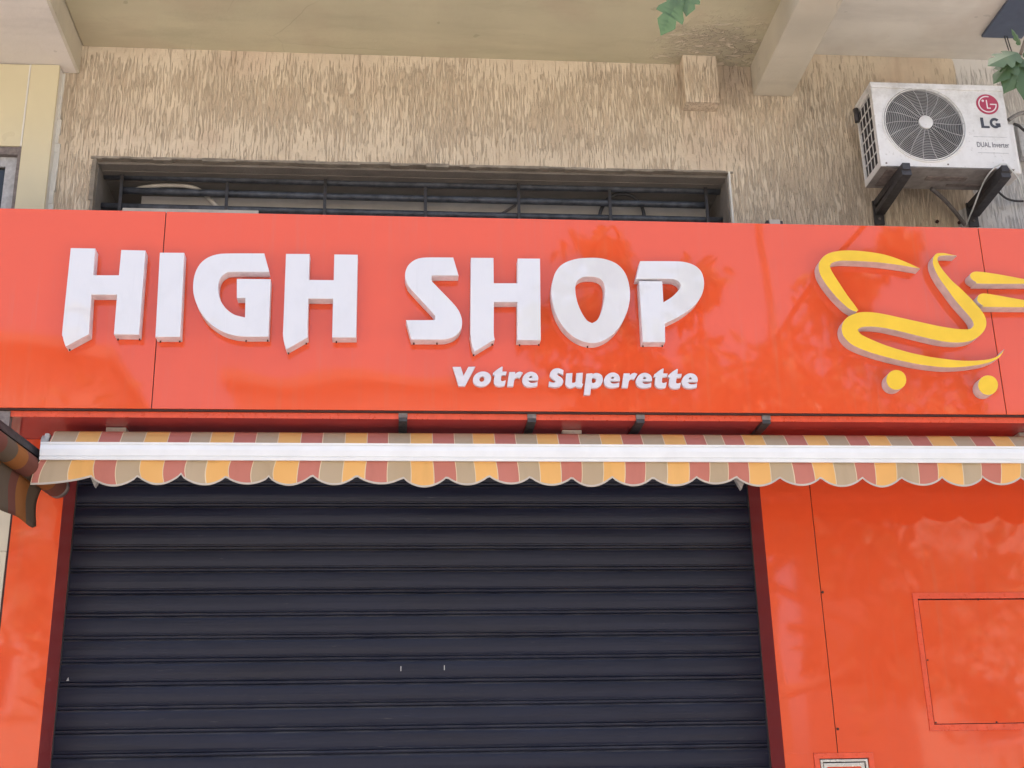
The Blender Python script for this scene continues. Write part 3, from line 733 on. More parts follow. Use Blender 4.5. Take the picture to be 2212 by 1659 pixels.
# front bar profile (y,z)
pf = [(0.0, 0.0), (-0.002, 0.012), (0.003, 0.0135), (0.004, 0.018), (-0.001, 0.020), (-0.0035, 0.045), (-0.001, 0.066), (0.003, 0.067), (0.003, 0.070), (-0.001, 0.071), (-0.002, 0.079), (0.010, 0.080), (0.045, 0.076), (0.045, 0.004)]
mb = MB(); n = len(pf)
mb.v += [Vector((AX0, YB + y, ZBB + z)) for y, z in pf] + [Vector((AX1, YB + y, ZBB + z)) for y, z in pf]
for k in range(n):
    j = (k + 1) % n; mb.f.append([k, n + k, n + j, j]); mb.mi.append(0); mb.sm.append(False)
mb.f.append(list(range(n))); mb.mi.append(0); mb.sm.append(False)
build('front_bar', mb, M['white_metal'], aw)
bounds = [98.3, 151.7, 201.7, 250, 301.7, 353.3, 401.7, 446.7, 496.7, 546.7, 595, 645, 693.3, 742.3, 790.6, 837.3, 885.6, 934, 982.3, 1023, 1070.6, 1117.3, 1164, 1210.6, 1257.3, 1304, 1350.6, 1395.6, 1442.3, 1489.6, 1534.6, 1573.6, 1618, 1663.6, 1711.3, 1755.3, 1801.3, 1847, 1891.3, 1938, 1984.6, 2028, 2080.8, 2121.8, 2166, 2208]
seq = 'R' + 'BYR' * 9 + 'BYR' + 'BRYB' + 'RYB' * 8
bx = [AX0 + 0.003] + [P(b, 1010, 5.5).x for b in bounds]
while bx[-1] < AX1: bx.append(bx[-1] + 0.098)
MI = {'B': 0, 'Y': 1, 'R': 2}


def stripe(x):
    for k in range(len(bx) - 1):
        if x < bx[k + 1]: return MI[seq[k]] if k < len(seq) else k % 3
    return 0


peaks = [76, 194, 292, 390, 489, 584, 678, 774, 870, 961.5, 1051.7, 1143.5, 1237, 1326, 1415.7, 1507.5, 1595, 1684, 1772, 1862.5, 1951, 2042.7, 2128.7, 2214]
pkx = [P(p, 1035, 5.5).x for p in peaks]; pkx[0] = AX0 - 0.03
while pkx[-1] < AX1: pkx.append(pkx[-1] + 0.19)
xs = set()
for k in range(len(bx) - 1):
    xs.add(bx[k]); xs.add(bx[k] + 0.0035)
for k in range(int((AX1 - AX0) / 0.012)): xs.add(AX0 + 0.003 + k * 0.012)
xs = sorted(q for q in xs if q < AX1)
xs = [q for i, q in enumerate(xs) if i == 0 or q - xs[i - 1] > 0.0012]


def hem(x):
    for k in range(len(pkx) - 1):
        if x < pkx[k + 1]:
            t = (x - pkx[k]) / (pkx[k + 1] - pkx[k]); rp = random.Random(k); zp = 3.097 + rp.uniform(-.004, .004); dp = 0.040 + rp.uniform(-.006, .006)
            if k == 0: return 3.054 + 0.042 * max(0, t - 0.25) ** 1.6 / 0.63
            return zp - dp * (math.sin(math.pi * t) ** 0.72)
    return 3.06


def wave(x, t): return t * (0.010 * math.sin(x * 9.0 + 0.6) + 0.006 * math.sin(x * 23 + 1) + 0.010)


mb = MB(); RW = 6
line_at = [b for b in bx]
rows = []
for x in xs:
    zl_ = hem(x); col = []
    for r in range(RW + 1):
        t = r / RW; zz = (ZBB + 0.004) * (1 - t) + (zl_ + 0.009) * t
        sway = 0.010 * math.sin(t * 2.6) * (1 if x < -0.5 else 0.3) * (-1 if x < 0 else 1) + 0.008 * t * math.sin(x * 4.1)
        endk = max(0, 1 - (x - AX0) / 0.25); sway -= 0.028 * endk * t
        col.append(Vector((x + sway, YB + 0.012 + wave(x, t), zz)))
    col.append(Vector((col[-1].x, col[-1].y, zl_))); rows.append(col)
for i in range(len(xs) - 1):
    xm = (xs[i] + xs[i + 1]) / 2
    ln = any(0 <= xm - b <= 0.0035 for b in bx)
    for r in range(RW + 1):
        mi = 4 if r == RW else (3 if ln else stripe(xm))
        b = len(mb.v); mb.v += [rows[i][r], rows[i + 1][r], rows[i + 1][r + 1], rows[i][r + 1]]; mb.f.append([b, b + 3, b + 2, b + 1]); mb.mi.append(mi); mb.sm.append(True)
CANV = [M['c_beige'], M['c_yellow'], M['c_red'], M['c_line'], M['c_hem']]


def thicken(o, t=0.0016):
    bm = bmesh.new(); bm.from_mesh(o.data); bmesh.ops.remove_doubles(bm, verts=bm.verts, dist=0.0002); bm.to_mesh(o.data); bm.free()
    m = o.modifiers.new('cloth_thickness', 'SOLIDIFY'); m.thickness = t; m.offset = 0


thicken(build('valance', mb, CANV, aw))
# canopy: from the bar up and over the roller
RC = Vector((0, YB + 0.120, 3.270)); RR = 0.055
ang = [math.radians(a) for a in range(150, -190, -20)]
prof2 = [(YB + 0.020, ZBT - 0.004)] + [(RC.y - RR * math.sin(math.radians(a)) * 1.0, RC.z + RR * math.cos(math.radians(a))) for a in (62, 40, 18, -5, -30, -60, -100, -140, -180, -220, -260)]
mb = MB()
for i in range(len(xs) - 1):
    x0, x1 = xs[i], xs[i + 1]; xm = (x0 + x1) / 2
    if x0 < AX0 + 0.02: continue
    ln = any(0 <= xm - b <= 0.0035 for b in bx); mi = 3 if ln else stripe(xm)
    for k in range(len(prof2) - 1):
        (ya, za), (yb, zb_) = prof2[k], prof2[k + 1]
        sg = 0.004 * math.sin(xm * 6) * (1 if k == 0 else 0)
        b = len(mb.v); mb.v += [Vector((x0, ya, za)), Vector((x1, ya, za)), Vector((x1, yb, zb_ + sg * 0)), Vector((x0, yb, zb_ + sg * 0))]
        mb.f.append([b, b + 1, b + 2, b + 3]); mb.mi.append(mi); mb.sm.append(True)
build('canopy', mb, CANV, aw)
mb = MB(); mb.box((AX0 - 0.004, YB + 0.055, 3.215), (AX0 + 0.018, YB + 0.175, 3.30), bev=0.008); mb.tube([(AX0 - 0.018, YB + 0.10, 3.258), (AX0 - 0.004, YB + 0.10, 3.258)], 0.042, 20); build('end_bracket', mb, M['grey_metal'], aw)
for px in (248, 1237, 2225):
    x = P(px, 925, 5.64).x
    mb = MB(); mb.box((x - 0.045, YB + 0.165, 3.285), (x + 0.045, YB + 0.235, ZS - 0.0005), bev=0.004); mb.tube([(x, YB + 0.160, 3.325), (x, YB + 0.166, 3.325)], 0.007, 8); build('mounting_bracket', mb, M['conduit'], aw)
mb = MB(); mb.box((AX0 + 0.02, YB + 0.245, 3.205), (2.78, YB + 0.285, 3.245), bev=0.003); mb.box((2.84, YB + 0.245, 3.20), (AX1, YB + 0.285, 3.24), bev=0.003); build('torsion_bar', mb, M['white_metal'], aw)
for px, py in ((205, 1040), (1601, 1046)):
    q = P(px, py, 5.58)
    mb = MB(); mb.prism([(q.x - 0.026, q.z + 0.030), (q.x, q.z - 0.024), (q.x + 0.026, q.z + 0.030), (q.x + 0.02, q.z + 0.10), (q.x - 0.02, q.z + 0.10)], q.y, q.y + 0.03); build('arm_elbow', mb, M['grey_metal'], aw)
for x0, x1 in ((-1.30, 0.3), (0.55, 2.0)):
    mb = MB(); mb.box((x0, YB + 0.06, 3.17), (x1, YB + 0.10, 3.20), bev=0.004); build('folding_arm', mb, M['white_metal'], aw)

# ================================================================== SIDE AWNING (left edge)
sa_far = P(121, 1050, 5.81)
dv = Vector((-0.176, -0.983, 0.05)).normalized(); sa_near = sa_far + dv * 1.9
SR = 0.050
sa = thing('side_awning', sa_far - Vector((0, 0, 0.25)), 'shade-toned rolled side awning with hanging striped flap at the left edge', 'awning')
mb = MB(); wN = 0.098
Lt = 1.9; k = 0; t = 0.0
sq = [2, 1, 0]
while t < Lt:
    t2_ = min(Lt, t + wN); mb.tube([sa_far + dv * t, sa_far + dv * t2_], SR, 22, sq[k % 3], caps=False); k += 1; t = t2_
build('rolled_canvas', mb, [M['shade_beige'], M['shade_yellow'], M['shade_red']], sa)
side = dv.cross(Vector((0, 0, 1))).normalized()
mb = MB(); mb.tube([sa_far - dv * 0.035, sa_far], SR * 0.97, 22); mb.tube([sa_far - dv * 0.042, sa_far - dv * 0.035], SR * 0.7, 18); build('end_cap', mb, M['steel_rust'], sa)
mb = MB(); up = Vector((0, 0, SR + 0.012)); mb.bar(sa_far + up + dv * 0.16, sa_far + up + dv * 1.9, 0.05, 0.022); mb.bar(sa_far + up + dv * 0.16 + Vector((0, 0, .02)), sa_far + up + dv * 1.9 + Vector((0, 0, .02)), 0.02, 0.03); build('top_bar', mb, M['steel_dark'], sa)
mb = MB(); nseg = 46; rows = []
st = 0.11; Lf = 1.6
for i in range(nseg + 1):
    t = st + (Lf) * i / nseg; col = []
    for r in range(9):
        s_ = r / 8; sway = 0.007 * math.sin(s_ * 3.0 + t * 3) + 0.010 * s_
        col.append(sa_far + dv * (t + 0.01 * s_ + 0.012 * math.sin(s_ * 4)) + side * (0.012 + sway) + Vector((0, 0, -SR * 0.9 - s_ * (0.190 + 0.008 * math.sin(t * 16.5)) * (1 - 0.14 * math.exp(-(t - st) / 0.03)))))
    rows.append(col)
for i in range(nseg):
    kk = int((Lf * (i + 0.5) / nseg) / 0.098)
    for r in range(8):
        b = len(mb.v); mb.v += [rows[i][r], rows[i + 1][r], rows[i + 1][r + 1], rows[i][r + 1]]; mb.f.append([b, b + 1, b + 2, b + 3]); mb.mi.append([0, 1, 2][kk % 3] if r < 8 else 0); mb.sm.append(True)
thicken(build('flap', mb, [M['shade_beige'], M['shade_yellow'], M['shade_red']], sa))

# ================================================================== AIR CONDITIONER
YA = 5.70 - 6.08
AXL, AXR, AZB, AZT = 2.459, 3.177, 4.803, 5.280
ac = thing('air_conditioner', ((AXL + AXR) / 2, -0.26, AZB), 'dusty white outdoor air conditioning unit with a round fan grille on dark wall brackets', 'air conditioner')


def ac_paint():
    q = N('dusty_white_casing'); Z = q.axis(2)
    f = q.noise(7, 6, 0.7); sp = q.noise(70, 3, 0.6)
    d = q.math('MULTIPLY', q.maprange(f, 0.42, 0.66), q.maprange(Z, 4.9, 5.25, 0.25, 0.85))
    d = q.math('MAXIMUM', d, q.math('MULTIPLY', q.maprange(sp, 0.60, 0.70), 0.55))
    q.set(q.mix(d, (0.74, 0.74, 0.73), (0.46, 0.45, 0.42)), 0.45, 0.0, 0.4); return q.m


M['ac'] = ac_paint()
FC = P(1474.6 + 1566 / 3, 805 / 3, 5.7); FR = 0.2205
mb = MB()
# front sheet with a round opening
seg = 64; fxz = (FC.x, FC.z)
ring = [Vector((fxz[0] + FR * math.cos(2 * math.pi * k / seg), YA, fxz[1] + FR * math.sin(2 * math.pi * k / seg))) for k in range(seg)]
ring2 = [Vector((p.x, YA + 0.03, p.z)) for p in ring]


def on_rect(a):
    c, s_ = math.cos(a), math.sin(a); ts = []
    if c > 1e-9: ts.append((AXR - fxz[0]) / c)
    if c < -1e-9: ts.append((AXL - fxz[0]) / c)
    if s_ > 1e-9: ts.append((AZT - fxz[1]) / s_)
    if s_ < -1e-9: ts.append((AZB - fxz[1]) / s_)
    t = min(ts); return Vector((fxz[0] + c * t, YA, fxz[1] + s_ * t))


angs = sorted([2 * math.pi * k / seg for k in range(seg)])
outer = [on_rect(a) for a in angs]
corners = [Vector((AXR, YA, AZT)), Vector((AXL, YA, AZT)), Vector((AXL, YA, AZB)), Vector((AXR, YA, AZB))]
for k in range(seg):
    j = (k + 1) % seg; mb.face([ring[k], outer[k], outer[j], ring[j]])
    for c in corners:
        a = math.atan2(c.z - fxz[1], c.x - fxz[0]) % (2 * math.pi); a0, a1 = angs[k], angs[k] + 2 * math.pi / seg
        if a0 < a < a1: mb.face([outer[k], c, outer[j]])
    mb.face([ring[j], ring2[j], ring2[k], ring[k]])
YAb = YA + 0.235
mb.box((AXL, YA + 0.0005, AZB), (AXL + 0.03, YA + 0.035, AZT)); mb.box((AXR - 0.03, YA + 0.0005, AZB), (AXR, YAb, AZT))
mb.box((AXL, YAb - 0.012, AZB), (AXL + 0.03, YAb + 0.001, AZT))
mb.box((AXL + 0.0005, YA + 0.0355, AZB + 0.0), (AXL + 0.03, YAb - 0.0125, AZB + 0.035)); mb.box((AXL + 0.0005, YA + 0.0355, AZT - 0.03), (AXL + 0.03, YAb - 0.0125, AZT))
casing = build('casing', mb, M['ac'], ac)
mb = MB(); mb.box((AXL + 0.003, YA + 0.004, AZB - 0.004), (AXR - 0.003, YAb - 0.002, AZB - 0.0003)); build('base_plate', mb, M['galvanised'], ac)
mb = MB(); mb.box((AXL - 0.004, YA - 0.004, AZT + 0.0005), (AXR + 0.004, YAb + 0.004, AZT + 0.018), bev=0.004); mb.box((AXL - 0.002, YA - 0.006, AZT - 0.016), (AXR + 0.002, YA - 0.0005, AZT + 0.000)); build('lid', mb, M['ac'], ac)
mb = MB(); mb.box((AXL + 0.012, YA + 0.036, AZB + 0.036), (AXL + 0.02, YAb - 0.013, AZT - 0.031)); mb.box((AXL + 0.04, YA + 0.14, AZB + 0.013), (AXR - 0.04, YA + 0.15, AZT - 0.01)); build('coil', mb, M['fin'], ac)
mb = MB()
for k in range(1, 6):
    z = AZB + 0.036 + (AZT - AZB - 0.067) * k / 6; mb.box((AXL + 0.001, YA + 0.036, z - 0.0028), (AXL + 0.006, YAb - 0.013, z + 0.0028))
for k in range(1, 4):
    y = YA + 0.036 + 0.186 * k / 4; mb.box((AXL + 0.003, y - 0.003, AZB + 0.036), (AXL + 0.0055, y + 0.003, AZT - 0.031))
build('side_grid', mb, M['ac'], ac)
mb = MB(); mb.tube([(AXL - 0.012, YAb - 0.03, AZT - 0.02), (AXL - 0.012, YAb - 0.03, AZT - 0.10)], 0.014, 10); build('side_handle', mb, M['steel_dark'], ac)
# fan grille
mb = MB()
for k in range(19):
    r = 0.046 + k * 0.0091
    dome = -0.012 * (1 - (r / FR) ** 2) - 0.002
    mb.tube([(fxz[0] + r * math.cos(2 * math.pi * t / 56), YA + dome, fxz[1] + r * math.sin(2 * math.pi * t / 56)) for t in range(56)], 0.0016, 5, closed=True)
for k in range(18):
    pts_ = []
    for t in range(9):
        r = 0.042 + (FR - 0.046) * t / 8; a = 2 * math.pi * k / 18 + 0.22 * (max(0, t / 8 - 0.45) ** 1.5) - 0.05
        pts_.append((fxz[0] + r * math.cos(a), YA - 0.0165 * (1 - (r / FR) ** 2) - 0.003, fxz[1] + r * math.sin(a)))
    mb.tube(pts_, 0.0019, 5)
gri = build('fan_grille', mb, M['grille'], ac)
mb = MB()
for r, rad in ((FR + 0.001, 0.005), (FR - 0.010, 0.0035)): mb.tube([(fxz[0] + r * math.cos(2 * math.pi * t / 72), YA - 0.002, fxz[1] + r * math.sin(2 * math.pi * t / 72)) for t in range(72)], rad, 8, closed=True)
build('grille_rim', mb, M['ac'], gri)
mb = MB(); mb.disc(fxz, 0.0375, YA - 0.024, YA - 0.010, 36); build('grille_hub', mb, M['ac'], gri)
mb = MB(); mb.disc(fxz, 0.05, YA + 0.03, YA + 0.09, 24)
for k in range(3):
    a0 = 2 * math.pi * k / 3
    for t in range(8):
        a = a0 + t * 0.2; b = a + 0.2
        q = lambda aa, r, y: Vector((fxz[0] + r * math.cos(aa), YA + y, fxz[1] + r * math.sin(aa)))
        mb.face([q(a, 0.05, 0.04 + t * .006), q(a, 0.20, 0.05 + t * .008), q(b, 0.20, 0.058 + t * .008), q(b, 0.05, 0.046 + t * .006)], 0, True)
fan = build('fan', mb, M['fan_black'], ac)
mb = MB(); b0 = [Vector((p.x, YA + 0.031, p.z)) for p in ring]
for k in range(seg):
    j = (k + 1) % seg; o_ = Vector((0, 0.10, 0)); mb.face([b0[k], b0[j], b0[j] + o_, b0[k] + o_]); mb.face([b0[k] + o_, b0[j] + o_, Vector((fxz[0], YA + 0.131, fxz[1]))])
build('shroud', mb, M['fan_black'], ac)
# badge, writing
lc = P(1474.6 + 1974 / 3, 677 / 3, 5.7); LR = 0.0605
mb = MB(); mb.disc((lc.x, lc.z), LR, YA - 0.0018, YA - 0.0002, 48); badge = build('badge', mb, M['red_logo'], ac)
mb = MB()
q = lambda r, a: (lc.x + r * math.cos(a), lc.z + r * math.sin(a))
arc = [math.radians(a) for a in range(75, 361, 5)]
for i in range(len(arc) - 1):
    o0, o1, i0_, i1_ = q(LR * .82, arc[i]), q(LR * .82, arc[i + 1]), q(LR * .72, arc[i]), q(LR * .72, arc[i + 1])
    mb.prism([i0_, i1_, o1, o0][::-1], YA - 0.0030, YA - 0.0019)
U = LR
def rect(x0, z0, x1, z1): mb.prism([(lc.x + x0 * U, lc.z + z0 * U), (lc.x + x1 * U, lc.z + z0 * U), (lc.x + x1 * U, lc.z + z1 * U), (lc.x + x0 * U, lc.z + z1 * U)], YA - 0.0032, YA - 0.0019)
rect(0.22, -0.05, 0.82, 0.05); rect(-0.10, -0.44, 0.0, 0.42); rect(0.0, -0.44, 0.24, -0.34)
mb.disc((lc.x - 0.38 * U, lc.z + 0.33 * U), 0.11 * U, YA - 0.0032, YA - 0.0019, 16)
build('badge_emblem', mb, M['logo_white'], badge)
# heavy two-letter wordmark
p0 = P(1474.6 + 1937 / 3, 829 / 3, 5.7); p1 = P(1474.6 + 2048 / 3, 766 / 3, 5.7)
W_, H_ = p1.x - p0.x + 0.004, p1.z - p0.z
mb = MB(); yw0, yw1 = YA - 0.0018, YA - 0.0002
mb.prism([(p0.x, p0.z), (p0.x + .42 * W_, p0.z), (p0.x + .42 * W_, p0.z + .19 * H_), (p0.x + .15 * W_, p0.z + .19 * H_), (p0.x + .15 * W_, p0.z + H_), (p0.x, p0.z + H_)], yw0, yw1)
gx, gz = p0.x + .73 * W_, p0.z + .5 * H_; rx, rz = .27 * W_, .5 * H_
aa = [math.radians(a) for a in range(42, 322, 8)]
for i in range(len(aa) - 1):
    f = lambda a, k: (gx + rx * k * math.cos(a), gz + rz * (k if k == 1 else k * 0.98) * math.sin(a))
    mb.prism([f(aa[i], .52), f(aa[i], 1), f(aa[i + 1], 1), f(aa[i + 1], .52)], yw0, yw1)
mb.prism([(gx + .02 * W_, gz - .02 * H_), (gx + .02 * W_, gz - .2 * H_), (gx + .26 * W_, gz - .2 * H_), (gx + .26 * W_, gz - .02 * H_)][::-1][::-1], yw0 - .0002, yw1)
mb.prism([(gx + .13 * W_, gz - .40 * H_), (gx + .26 * W_, gz - .36 * H_), (gx + .26 * W_, gz - .2 * H_), (gx + .13 * W_, gz - .2 * H_)], yw0 - .0004, yw1)
build('wordmark', mb, M['ink'], ac)
a, b = P(1474.6 + 1910 / 3, 953 / 3, 5.7), P(1474.6 + 2113 / 3, 926 / 3, 5.7)
text_mesh('DUAL Inverter', b.z - a.z + 0.001, b.x - a.x, a.x, a.z, YA - 0.0003, M['ink_faint'], 'caption', ac, 0.008)
mb = MB()
for (xa_, ya_), (xb_, yb_) in (((1885, 885), (2100, 885)), ((1915, 989), (2112, 988))):
    a, b = P(1474.6 + xa_ / 3, ya_ / 3, 5.7), P(1474.6 + xb_ / 3, yb_ / 3, 5.7); mb = MB(); mb.box((a.x, YA - 0.0012, a.z - 0.0014), (b.x, YA - 0.0002, a.z + 0.0014)); build('rule_line', mb, M['line_faint'], ac)
for px, py in ((1474.6 + 1320 / 3, 1057 / 3), (1474.6 + 1720 / 3, 1066 / 3)):
    a = P(px, py, 5.7); mb = MB(); mb.disc((a.x, a.z), 0.005, YA - 0.002, YA + 0.001, 10); build('screw', mb, M['steel_rust'], ac)
# base plate details and valve cover
mb = MB(); mb.box((AXL + 0.04, YA + 0.03, AZB - 0.009), (AXL + 0.14, YAb - 0.03, AZB - 0.0045)); build('base_rib', mb, M['steel_rust'], ac)
for xq0, xq1, yq0, yq1 in ((0.28, 0.50, 0.09, 0.13), (0.42, 0.62, 0.17, 0.19)):
    mb = MB(); mb.box((AXL + xq0, YA + yq0, AZB - 0.009), (AXL + xq1, YA + yq1, AZB - 0.0045)); build('base_rib', mb, M['steel_rust'], ac)
mb = MB(); mb.box((AXR + 0.0005, YA + 0.05, AZB + 0.0), (AXR + 0.062, YAb - 0.04, AZB + 0.30), bev=0.016); build('valve_cover', mb, M['ac'], ac)
# brackets
for k, (px, py) in enumerate(((1958, 352), (2172, 357))):
    tip = P(px, py, 5.655); x = tip.x - 0.005
    br = thing('wall_bracket', (x, -0.01, 4.65), ('dark steel bracket under the fan side of the air conditioner', 'dark steel bracket under the badge side of the air conditioner')[k], 'bracket', 'brackets under the air conditioner')
    ztop = AZB - 0.0095
    foot = 4.672
    mb = MB(); mb.box((x - 0.02, 5.648 - 6.08, ztop - 0.036), (x + 0.02, -0.014, ztop)); build('arm', mb, M['steel_dark'], br)
    mb = MB(); mb.box((x - 0.027, -0.014, foot - 0.02), (x + 0.027, -0.002, ztop)); build('wall_plate', mb, M['steel_dark'], br)
    mb = MB(); mb.bar((x, 5.655 - 6.08, ztop - 0.050), (x, -0.03, foot + 0.045), 0.030, 0.050, up=(1, 0, 0)); build('brace', mb, M['steel_dark'], br)
    mb = MB(); mb.disc((x, foot + 0.012), 0.007, -0.019, -0.013, 8); build('bolt', mb, M['steel_rust'], br)


# ================================================================== CABLES, HOSES, BITS
def path(pts, n=6):
    v = [Vector(p) for p in pts]; out = []
    for i in range(len(v) - 1):
        p0, p1, p2, p3 = v[max(i - 1, 0)], v[i], v[i + 1], v[min(i + 2, len(v) - 1)]
        for k in range(n):
            t = k / n; out.append(0.5 * ((2 * p1) + (p2 - p0) * t + (2 * p0 - 5 * p1 + 4 * p2 - p3) * t * t + (3 * p1 - p0 - 3 * p2 + p3) * t ** 3))
    out.append(v[-1]); return out


AV = lambda x, y, D: P(1814.5 + .21175 * x, 144 + .21175 * y, D)


def run(name, pts, r, mat, label, cat):
    mb = MB(); mb.tube(path(pts), r, 8); return tag(build(name, mb, mat), label, cat)


run('power_cable', [AV(1290, 1625, 6.05), AV(1310, 1560, 6.0), AV(1360, 1440, 5.92), AV(1430, 1260, 5.84), AV(1500, 1120, 5.74), AV(1600, 1015, 5.66), AV(1690, 992, 5.63), AV(1740, 1045, 5.64), AV(1820, 1150, 5.72), AV(1860, 1290, 5.8), AV(1890, 1400, 5.85)], 0.0042, M['cable_white'], 'thin white cable looping over the tip of the bracket', 'cable')
run('drain_hose', [AV(930, 1245, 5.9), AV(1000, 1300, 5.93), AV(1080, 1375, 5.98), AV(1180, 1490, 6.03), AV(1250, 1580, 6.05), AV(1280, 1625, 6.055)], 0.011, M['hose_grey'], 'grey drain hose slanting down the wall below the air conditioner', 'hose')
run('earth_cable', [AV(1585, 1235, 5.98), AV(1630, 1290, 6.0), AV(1700, 1345, 6.02), AV(1780, 1368, 6.04), AV(1880, 1372, 6.05), AV(1960, 1350, 6.05)], 0.006, M['cable_black'], 'dark sagging cable right of the badge side bracket', 'cable')
run('refrigerant_pipe', [AV(1720, 545, 5.84), AV(1770, 510, 5.84), AV(1830, 480, 5.86), AV(1900, 466, 5.9), AV(2050, 455, 5.95)], 0.0115, M['insulation'], 'thick insulated pipe leaving the air conditioner towards the right edge', 'pipe')
run('signal_cable', [AV(1775, 585, 5.82), AV(1820, 600, 5.83), AV(1860, 635, 5.86), AV(1930, 690, 5.9)], 0.008, M['cable_black'], 'short black cable beside the valve cover of the air conditioner', 'cable')
a, b = P(2204, 300, 5.98), P(2230, 500, 5.98)
mb = MB(); mb.box((a.x, -0.09, P(2206, 335, 5.98).z), (a.x + 0.22, -0.03, P(2206, 316, 5.98).z + 0.15), bev=0.01); tag(build('duct_box', mb, M['line_faint'], None), 'pale blue-grey box on the white painted wall at the right edge', 'box')
# grille in the window strip
gl_ = thing('security_grille', (0.1, 0.17, 4.3), 'dark three-rail pipe grille across the strip window above the sign', 'grille')
for ln in ([(225, 377.5), (737, 395.7), (1100, 404), (1474.6, 411.7), (1563, 415)], [(263, 408), (500, 417), (737, 425), (1100, 435), (1474.6, 444), (1528, 446)], [(218, 443), (480, 451), (737, 458.5), (1100, 468), (1474.6, 475), (1565, 478)]):
    mb = MB(); ps = [P(x, y, 6.25) for x, y in ln]; zz = sum(p.z for p in ps) / len(ps)
    mb.tube([(p.x, p.y, 0.5 * (p.z + zz)) for p in ps], 0.0185, 12); build('rail', mb, M['pipe_blue'], gl_)
for (xa_, ya_), (xb_, yb_), full in (((267, 351), (257, 456), 1), ((704, 367), (700, 470), 1), ((1119, 375), (1122, 482), 1), ((1523, 388), (1530, 488), 1), ((491, 393), (488, 460), 0), ((919, 404), (919, 470), 0), ((1317, 410), (1319, 478), 0)):
    a, b = P(xa_, ya_, 6.22), P(xb_, yb_, 6.22); mb = MB(); x = (a.x + b.x) / 2
    mb.box((x - 0.008, 0.138, b.z - 0.25), (x + 0.008, 0.146, a.z)); build('upright', mb, M['steel_dark'], gl_)
    if full:
        mb = MB(); mb.box((x - 0.03, 0.135, a.z - 0.006), (x + 0.012, 0.165, a.z + 0.004)); build('fixing_lug', mb, M['steel_dark'], gl_)
run('bent_conduit', [P(286, 416, 6.295), P(300, 407, 6.295), P(330, 402, 6.295), P(370, 400.5, 6.295), P(405, 402.5, 6.295), P(428, 409, 6.295), P(447, 424, 6.295), P(468, 446, 6.295), P(480, 460, 6.295)], 0.011, M['conduit'], 'old white conduit arching behind the left end of the window grille', 'conduit')
a, b = P(266, 470, 6.20), P(560, 452, 6.20)
mb = MB(); mb.box((a.x, 0.09, 4.40), (b.x, 0.10, P(400, 453.5, 6.18).z)); tag(build('white_board', mb, M['conduit']), 'white board tucked behind the sign under the left end of the window grille', 'board')
run('black_hose', [P(1295, 470, 6.28), P(1299, 452, 6.28), P(1312, 431, 6.28), P(1330, 421, 6.28), P(1348, 419, 6.28), P(1369, 426, 6.28), P(1384, 442, 6.28), P(1390, 458, 6.28), P(1392, 474, 6.28)], 0.010, M['cable_black'], 'black hose loop hanging through the right half of the window grille', 'hose')
run('leaning_rod', [P(1082, 463, 6.3), P(1098, 453, 6.3), P(1114, 443, 6.3)], 0.008, M['hose_grey'], 'short grey rod leaning against the middle of the window grille', 'rod')
a, b = P(1658, 486, 6.03), P(1690, 474, 6.03)
mb = MB(); mb.box((a.x + 0.012, -0.05, a.z - 0.06), (b.x - 0.012, -0.002, b.z), bev=0.004); jb = build('junction_box', mb, M['conduit']); tag(jb, 'small pale box fixed to the wall just above the sign, beside the window', 'box')
mb = MB(); mb.box((a.x, -0.04, a.z - 0.05), (a.x + 0.0115, -0.002, b.z - 0.002)); build('clip', mb, M['steel_dark'], jb)
mb = MB(); mb.box((b.x - 0.0115, -0.04, a.z - 0.05), (b.x + 0.004, -0.002, b.z - 0.004)); build('clip', mb, M['steel_dark'], jb)
for px, py, lb in ((2025, 478, 'small dark wall plug between the brackets, over the red sign'), (2073, 480, 'small dark wall plug beside the lower end of the drain hose')):
    a = P(px, py, 6.07); mb = MB(); mb.disc((a.x, a.z), 0.009, -0.012, -0.001, 10); tag(build('wall_plug', mb, M['gap']), lb, 'wall plug', 'wall plugs over the sign')
# flat blue box under the balcony
D0 = 5.84
e1, e2 = P(1474.6 + 1938 / 3, 243 / 3, D0), P(1474.6 + 2197 / 3, 250 / 3, D0)
mb = MB(); mb.box((e1.x, D0 - 6.08 - 0.75, e1.z), (e2.x, D0 - 6.08, Z_SOF_R - 0.001), bev=0.002); bb = build('blue_box', mb, M['blue_box']); tag(bb, 'flat dark blue box fixed under the balcony at the top right corner', 'box')
mb = MB()
for dx, sw in ((0.02, 0.02), (0.035, 0.035)): mb.tube(path([(e1.x + 0.10 + dx, D0 - 6.10, e1.z), (e1.x + 0.11 + dx, D0 - 6.11, e1.z - 0.12), (e1.x + 0.13 + dx + sw, D0 - 6.1, e1.z - 0.30), (e1.x + 0.19 + dx + sw, D0 - 6.1, e1.z - 0.42)]), 0.003, 6)
build('lead_wire', mb, M['cable_black'], bb)

# ================================================================== TREES
LOBES = [(0, 0), (0.07, 0.10), (0.19, 0.17), (0.24, 0.30), (0.15, 0.36), (0.24, 0.50), (0.25, 0.60), (0.13, 0.62), (0.17, 0.76), (0.13, 0.84), (0.07, 0.93), (0.0, 1.05)]
outline = LOBES + [(-x, y) for x, y in LOBES[::-1][1:-1]]


